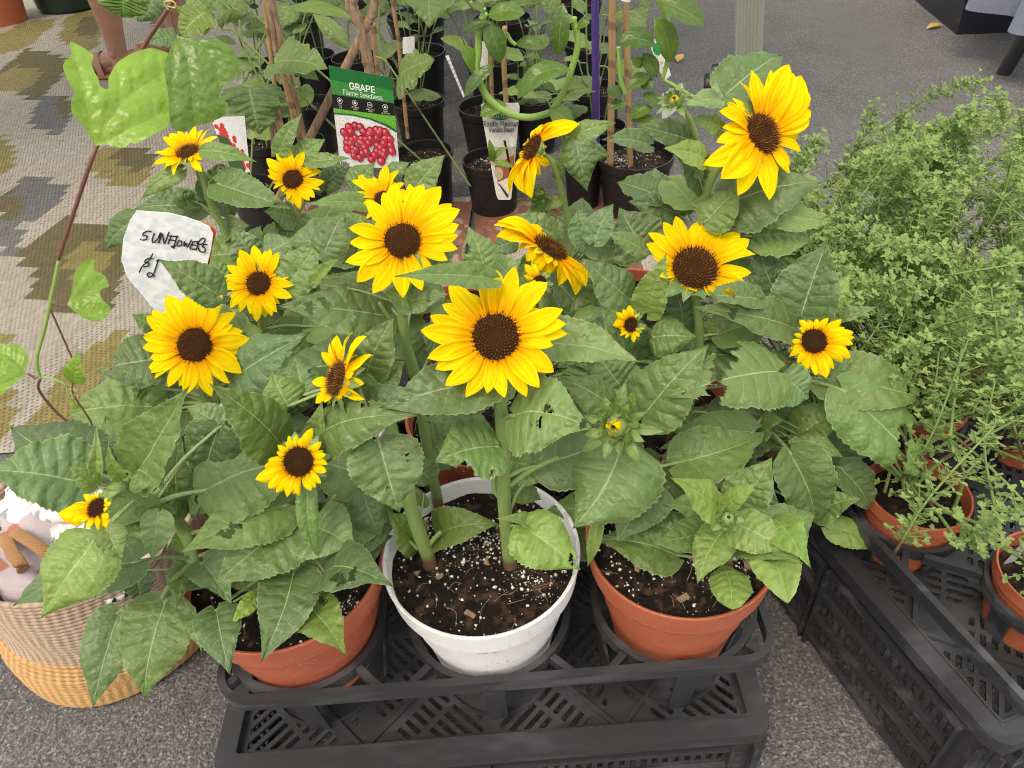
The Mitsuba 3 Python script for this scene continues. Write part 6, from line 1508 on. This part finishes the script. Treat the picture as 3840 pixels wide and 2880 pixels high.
cx_, cy_, hx_, hy_ = -1.0, 3.3, 1.52, 2.05; ex, ey = np.meshgrid(np.linspace(-1, 1, 13), np.linspace(-1, 1, 13), indexing='ij'); ez = 2.0 + .75 * (1 - np.maximum(np.abs(ex), np.abs(ey))); cv_ = np.stack([cx_ + hx_ * ex, cy_ + hy_ * ey, ez], -1).reshape(-1, 3)
val = [(np.array([[cx_ + sx * hx_, cy_ - hy_, 2.0], [cx_ + sx * hx_, cy_ + hy_, 2.0], [cx_ + sx * hx_, cy_ + hy_, 1.78], [cx_ + sx * hx_, cy_ - hy_, 1.78]]), np.array([[0, 1, 2, 3]])) for sx in (-1, 1)] + [(np.array([[cx_ - hx_, cy_ + sy * hy_, 2.0], [cx_ + hx_, cy_ + sy * hy_, 2.0], [cx_ + hx_, cy_ + sy * hy_, 1.78], [cx_ - hx_, cy_ + sy * hy_, 1.78]]), np.array([[0, 1, 2, 3]])) for sy in (-1, 1)]
part(tk, 'canopy', cat([(cv_, grid_faces(13, 13))] + val), 'mat_canopy')
for lx, ly in ((cx_ - hx_ + .04, cy_ - hy_ + .04), (cx_ - hx_ + .04, cy_ + hy_ - .04), (cx_ + hx_ - .04, cy_ + hy_ - .04)): part(tk, 'leg', bx((lx - .02, ly - .02, 0), (lx + .02, ly + .02, 2.0)), 'mat_frame')
# ------------------------------------------------------------------ right crate, herb pots and herbs
k = thing('crate', 'large black plastic crate at right with slatted side wall under the herb pots', 'crate'); ang = math.atan2(-.953, .301); crate(k, (.272, .736, 0), ang, .475, .36, .178, ribs=3)
HP = [MM(p) for p in HERBPOTS]; dd = np.array([.301, -.953]); nn_ = np.array([.953, .301]); c0 = HP[0][:2]
st_ = .122
HP = [np.array([*c0, .258]), HP[1], np.array([*(c0 - dd * st_ * 1.3), .25]), np.array([*(c0 + nn_ * st_ - dd * st_), .25]), np.array([*(c0 + nn_ * st_ * 2 - dd * st_ * .5), .25]), np.array([*(c0 + nn_ * st_ * 2 - dd * st_ * 1.5), .25])]
k = thing('pot_tray', 'black carry tray with rings holding the small terracotta herb pots', 'tray'); carry_tray(k, c0 - dd * .235 - nn_ * .064, ang, .475, .37, .224, [h[:2] for h in HP], .0515, cup=.064, rw=.005)
HLAB = ['small terracotta pot in the right tray, nearest the sunflowers', 'small terracotta pot cut by the right edge of the picture', 'small terracotta pot at the far end of the right tray, in shadow', 'small terracotta pot deep under the herb foliage', 'small terracotta pot hidden at the right edge under the herbs', 'small terracotta pot hidden behind the others under the herbs']
TL = ['feathery green herb bush in the small pot nearest the sunflowers', 'feathery green herb bush in the pot at the right picture edge', 'feathery green herb bush at the far end of the right tray', 'tall feathery green herb bush at the back of the right crate', 'feathery green herb bush filling the right picture edge above the lower pot', 'feathery green herb bush rising highest at the upper right edge']
tips = MM(HERBTIPS); dm = np.array([[np.linalg.norm(t[:2] - h[:2] - [0, .06]) + (.10 if q == 0 else .03 if q == 2 else 0) for q, h in enumerate(HP)] for t in tips]); dm[:, 1] = np.where(tips[:, 2] < .36, -1, 9); own = dm.argmin(1)
hi = np.where((tips[:, 2] > .42) & (tips[:, 1] > .55))[0]; free = np.ones(len(tips), bool)
for q in (0, 2, 3, 4, 5):
    if (own == q).sum() < 9:
        j = [x for x in hi[np.argsort(dm[hi, q])] if free[x]][:9]; own[j] = q; free[j] = False
    else: free[np.where(own == q)[0][:9]] = False
ok_ = (own == 1) | (tips[:, 2] > np.where(own == 2, .42, np.where(own == 0, .42, .34)))
for i, h in enumerate(HP):
    k = thing('herb_pot', HLAB[i], 'pot'); r_ = .0535; part(k, 'bowl', lathe([(r_ * .70, -.0925), (r_ * .74, -.092), (r_ * .93, -.0165), (r_ * .935, -.015), (r_ * .985, -.0145), (r_, -.001), (r_ * .99, .0005), (r_ * .955, 0), (r_ * .945, -.003), (r_ * .9, -.03), (r_ * .85, -.05)], h, 56), 'mat_terracotta', smooth=35)
    part(k, 'potting_soil', soil_mesh(h + [0, 0, -.014], r_ * .93), 'mat_soil', smooth=True)
    k = thing('herb_plant', TL[i], 'herb'); r = np.random.default_rng(2000 + i); st, V, F, UV = [], [], [], []; n0 = 0
    sh = np.array([[0, -.05, 0], [.22, -.26, .05], [.5, -.30, .05], [.62, -.18, .03], [.80, -.22, .02], [1, 0, -.06], [.80, .22, .02], [.62, .18, .03], [.5, .30, .05], [.22, .26, .05], [.5, 0, 0.]]); tri = np.array([[10, a_, (a_ + 1) % 10] for a_ in range(10)])
    def leaflet(p, d, n, L, tone):
        global n0
        d = unit(d); n = unit(n - (n @ d) * d); s = np.cross(d, n); V.append(p + sh[:, :1] * d * L + sh[:, 1:2] * s * L * 1.15 + sh[:, 2:] * n * L); F.append(tri + n0); n0 += 11; UV.append(np.tile([tone, .5], (11, 1)))
    for t in tips[(own == i) & ok_]:
        b = h + [*(r.uniform(-1, 1, 2) * .028), -.014]; sl = min(r.uniform(.10, .19), max(.05, (t[2] - .24) * 1.3), .07 if i == 1 else 1); g_ = t - unit([r.normal(0, .65), r.normal(0, .5) - .2, 1.0]) * sl; g_[2] = max(g_[2], .255 if i == 1 else .30)
        q = b * .55 + g_ * .45 + [r.normal(0, .03), r.normal(0, .03), .05 * np.linalg.norm(t - b)]; s = np.linspace(0, 1, 14)[:, None]; lo = b * (1 - s) ** 2 + 2 * q * s * (1 - s) + g_ * s ** 2
        p = np.vstack([lo[:-1], smooth_path([g_, (g_ + t) / 2 + r.normal(0, .10, 3) * sl, t], 24)]); p = p[np.linspace(0, len(p) - 1, 26).astype(int)]; L = np.linalg.norm(g_ - b) + sl; st.append(tube(p, np.linspace(.0020, .0009, 26), 5)); al = r.uniform(0, 6.28)
        nodes = np.linspace(.44 if r.random() < .6 else .32, 1.0, max(8, int(L / .0110)))
        for j, u in enumerate(nodes):
            x = p[min(25, int(u * 25))]; ax = unit(p[min(25, int(u * 25) + 1)] - p[max(0, int(u * 25) - 1)]); e1 = unit(np.cross(ax, [.3, .2, 1])); e2 = np.cross(ax, e1); al += 1.571 + r.normal(0, .2); tone = np.clip(.25 + .6 * u + r.normal(0, .12), 0, 1)
            for sgn in (0, np.pi):
                d = e1 * math.cos(al + sgn) + e2 * math.sin(al + sgn); ln = r.uniform(.0048, .0088) * (1.15 - .3 * u)
                leaflet(x + d * .003, d + ax * .35 + [0, 0, .15], ax * .6 + V3(0, 0, .8), ln, tone)
                if r.random() < .6:
                    tw_l = r.uniform(.010, .034) * (1.25 - u * .7); y = x + unit(d + ax * .6) * tw_l; st.append(tube(np.array([x, (x + y) / 2 + [0, 0, .001], y]), .0006, 4))
                    for g in range(6): a_ = g * 1.6 + r.random(); leaflet(y if g < 4 else (x + y) / 2, unit(d + ax * .5) * .5 + e1 * math.cos(a_) + e2 * math.sin(a_) + V3(0, 0, .2), V3(0, 0, 1) + ax * .4, r.uniform(.004, .0068), min(1, tone + .12))
    m = cat(st); part(k, 'stem_cluster', m, 'mat_stem', smooth=True, kind='stuff'); part(k, 'foliage', (np.vstack(V), np.vstack(F)), 'mat_herb', uv=np.vstack(UV), kind='stuff')
a_ = HP[1] + [-.02, .03, 0]; m = bx((-.006, -.0006, -.02), (.006, .0006, .115)); k = thing('plant_label', 'pale clear label stake leaning in the herb pots at right', 'label'); M = frame(a_, unit([1, .2, -.1]), unit([-.2, 1, .2]), unit([.35, .1, 1])); q = xf(M, m); put(k, q, 'mat_print', color=flat(q, (.42, .43, .41)))

# ------------------------------------------------------------------ far left: person's feet, pots; far right: table, box, leaves
import manifold3d as m3
def ball(p, r_): return m3.Manifold.sphere(r_, 20).translate(list(map(float, p)))
def bone(a_, ra, b_, rb_): return m3.Manifold.batch_hull([ball(a_, ra), ball(b_, rb_)])
pn = thing('person', 'bare lower legs and feet of a person in tan leather sandals standing on the rug', 'person')
def foot_leg(o, ang, flip):
    M = rotz(ang); M[:3, 3] = o; f = flip
    bs = [bone((0, 0, .036), .031, (.015, 0, .075), .034), bone((.015, 0, .075), .034, (.005, 0, .13), .035), bone((.005, 0, .13), .035, (-.015, 0, .30), .056), bone((-.015, 0, .30), .056, (.0, 0, .46), .054), bone((.0, 0, .46), .054, (.02, 0, .62), .07),
          bone((.02, 0, .07), .032, (.10, 0, .05), .030), bone((0, 0, .036), .030, (.10, -.01 * f, .032), .026), bone((.10, 0, .05), .030, (.165, .018 * f, .032), .021), bone((.10, 0, .04), .026, (.155, -.022 * f, .028), .018), bone((.165, .018 * f, .03), .020, (.155, -.022 * f, .028), .017),
          ball((.013, .033 * f, .085), .011), ball((.008, -.034 * f, .078), .010)]
    for q, (x_, y_, l, r_) in enumerate([(.170, .026, .048, .0125), (.172, .006, .040, .0095), (.168, -.008, .035, .009), (.162, -.021, .030, .0085), (.153, -.033, .024, .008)]): bs += [bone((x_, y_ * f, .028), r_, (x_ + l * .6, y_ * f, .030), r_ * .95), bone((x_ + l * .6, y_ * f, .030), r_ * .95, (x_ + l, y_ * f, .023), r_ * .9)]
    m = m3.Manifold.batch_boolean(bs, m3.OpType.Add).refine_to_length(.006).to_mesh(); t = trimesh.Trimesh(m.vert_properties[:, :3], m.tri_verts); trimesh.smoothing.filter_taubin(t, iterations=14)
    sole = extrude(Polygon([(-.04, -.026), (.03, -.03), (.13, -.042), (.19, -.044), (.225, -.02), (.235, .02), (.2, .045), (.12, .036), (.03, .030), (-.04, .026), (-.05, 0)]).buffer(.006), .014, .0) ; sole = (sole[0] * [1, f, 1], sole[1] if f > 0 else sole[1][:, ::-1])
    straps = []
    for x0, rz, h0, w_ in ((.145, .046, .062, .016), (.085, .040, .088, .013), (.01, .040, .10, .010)):
        a1 = np.linspace(-.15, np.pi + .15, 22); pth = np.stack([x0 + .01 * np.sin(a1), rz * np.cos(a1), .010 + (h0 - .010) * np.clip(np.sin(a1), 0, 1)], 1); v = np.vstack([pth + [-w_, 0, 0], pth + [w_, 0, 0], pth * [1, 1.06, 1] + [-w_, 0, .003], pth * [1, 1.06, 1] + [w_, 0, .003]]); n = 22; fs = []
        for j in range(n - 1): fs += [[j, j + 1, n + j + 1, n + j], [2 * n + j, 3 * n + j, 3 * n + j + 1, 2 * n + j + 1], [j, 2 * n + j, 2 * n + j + 1, j + 1], [n + j, n + j + 1, 3 * n + j + 1, 3 * n + j]]
        straps.append((v, np.array(fs)))
    part(pn, 'leg', xf(M, tm(t)), 'mat_skin', smooth=True); q = xf(M, cat([sole] + straps)); part(pn, 'sandal', q, 'mat_print', color=flat(q, (.33, .165, .085)), smooth=True)
G = {a_: (MM(b_) if isinstance(b_[0], (int, float)) else [MM(x_) for x_ in b_]) for a_, b_ in GROUNDPTS.items()}
hd = G['foot'][0]; td = G['foot'][1] - hd; fa = math.atan2(td[1], td[0]); foot_leg(hd + [.02, 0, .008], fa - .12, 1); foot_leg(hd + [.16, .26, .008], fa + .55, -1)
c = G['terracotta']; k = thing('plant_pot', 'terracotta pot at the top left corner on the rug', 'pot'); part(k, 'bowl', lathe([(.075, 0), (.10, .0), (.118, .14), (.12, .16), (.127, .162), (.128, .19), (.12, .19), (.11, .10), (0, .08)], c + [-.03, .11, .006], 56), 'mat_terracotta', smooth=35)
c = G['greenpot']; k = thing('plant_pot', 'dark green round pot at the top left behind the terracotta one', 'pot'); m = lathe([(.10, 0), (.155, .004), (.165, .02), (.18, .16), (.187, .165), (.188, .19), (.18, .19), (.17, .10), (0, .08)], c + [.03, .19, .006], 64); part(k, 'bowl', m, 'mat_print', smooth=True, color=flat(m, (.012, .028, .020)))
bp_ = G['box']; o = bp_[0]; d1 = unit(bp_[2] - bp_[0]); d1 = unit(np.array([d1[0], d1[1], 0])); d2 = np.array([-d1[1], d1[0], 0]); k = thing('storage_box', 'dark navy storage box under the draped table at top right', 'box'); M = frame(o, d1, d2, V3(0, 0, 1))
q = xf(M, cat([(np.array([[0, 0, 0], [.6, 0, 0], [.6, .5, 0], [0, .5, 0], [-.03, -.03, .36], [.63, -.03, .36], [.63, .53, .36], [-.03, .53, .36]]), np.array([[0, 1, 5, 4], [1, 2, 6, 5], [2, 3, 7, 6], [3, 0, 4, 7], [0, 3, 2, 1]])), bx((-.045, -.045, .36), (.645, .545, .385))])); put(k, q, 'mat_print', color=flat(q, (.018, .020, .028)))
k = thing('market_table', 'folding table with a black slanted leg at the upper right edge', 'table'); g = G['tableleg']; leg_ = tube(np.array([g + [0, 0, .0], g + [.16, -.02, .68]]), .021, 14); q = leg_; part(k, 'leg', q, 'mat_print', smooth=True, color=flat(q, (.020, .020, .023)))
top = bx((1.60, 1.75, .68), (2.9, 2.56, .71)); part(k, 'table_top', top, 'mat_print', color=flat(top, (.5, .5, .5)))
for o_ in ((2.75, 1.85), (2.75, 2.45)): q = tube(np.array([[*o_, 0], [*o_, .68]]), .021, 14); part(k, 'leg', q, 'mat_print', smooth=True, color=flat(q, (.020, .020, .023)))
yy, zz = np.meshgrid(np.linspace(1.72, 2.585, 90), np.linspace(0, 1, 40), indexing='ij'); low = .165; z = .715 * (1 - zz) + low * zz; x = 1.588 - (.018 + .03 * zz) * np.sin(yy * 26) * zz - .04 * zz
k = thing('tablecloth', 'blue grey tablecloth hanging from the table at the top right corner', 'tablecloth'); c1 = (np.stack([x, yy, z], -1).reshape(-1, 3), grid_faces(90, 40)); c2 = sheet(1.588, 2.92, 1.72, 2.585, .715, 8, 8)
put(k, cat([c1, c2]), 'mat_tablecloth', smooth=True)
for i, (nm, a_) in enumerate((('yleaf1', .3), ('yleaf2', 1.2))):
    c = G[nm] + [0, 0, .006]; d = np.array([math.cos(a_), math.sin(a_), .05]); m, uv = leaf_mesh(c - d * .035, c + d * .035, .03, [0, 0, 1], 0, .12, .2, 3, seed=8800 + i, nu=20, nv=8, teeth=0); k = thing('fallen_leaf', ['yellow fallen leaf on the asphalt near the navy box', 'yellow fallen leaf on the asphalt left of the tent leg'][i], 'leaf'); put(k, m, 'mat_print', smooth=True, color=flat(m, (.50, .30, .05)))
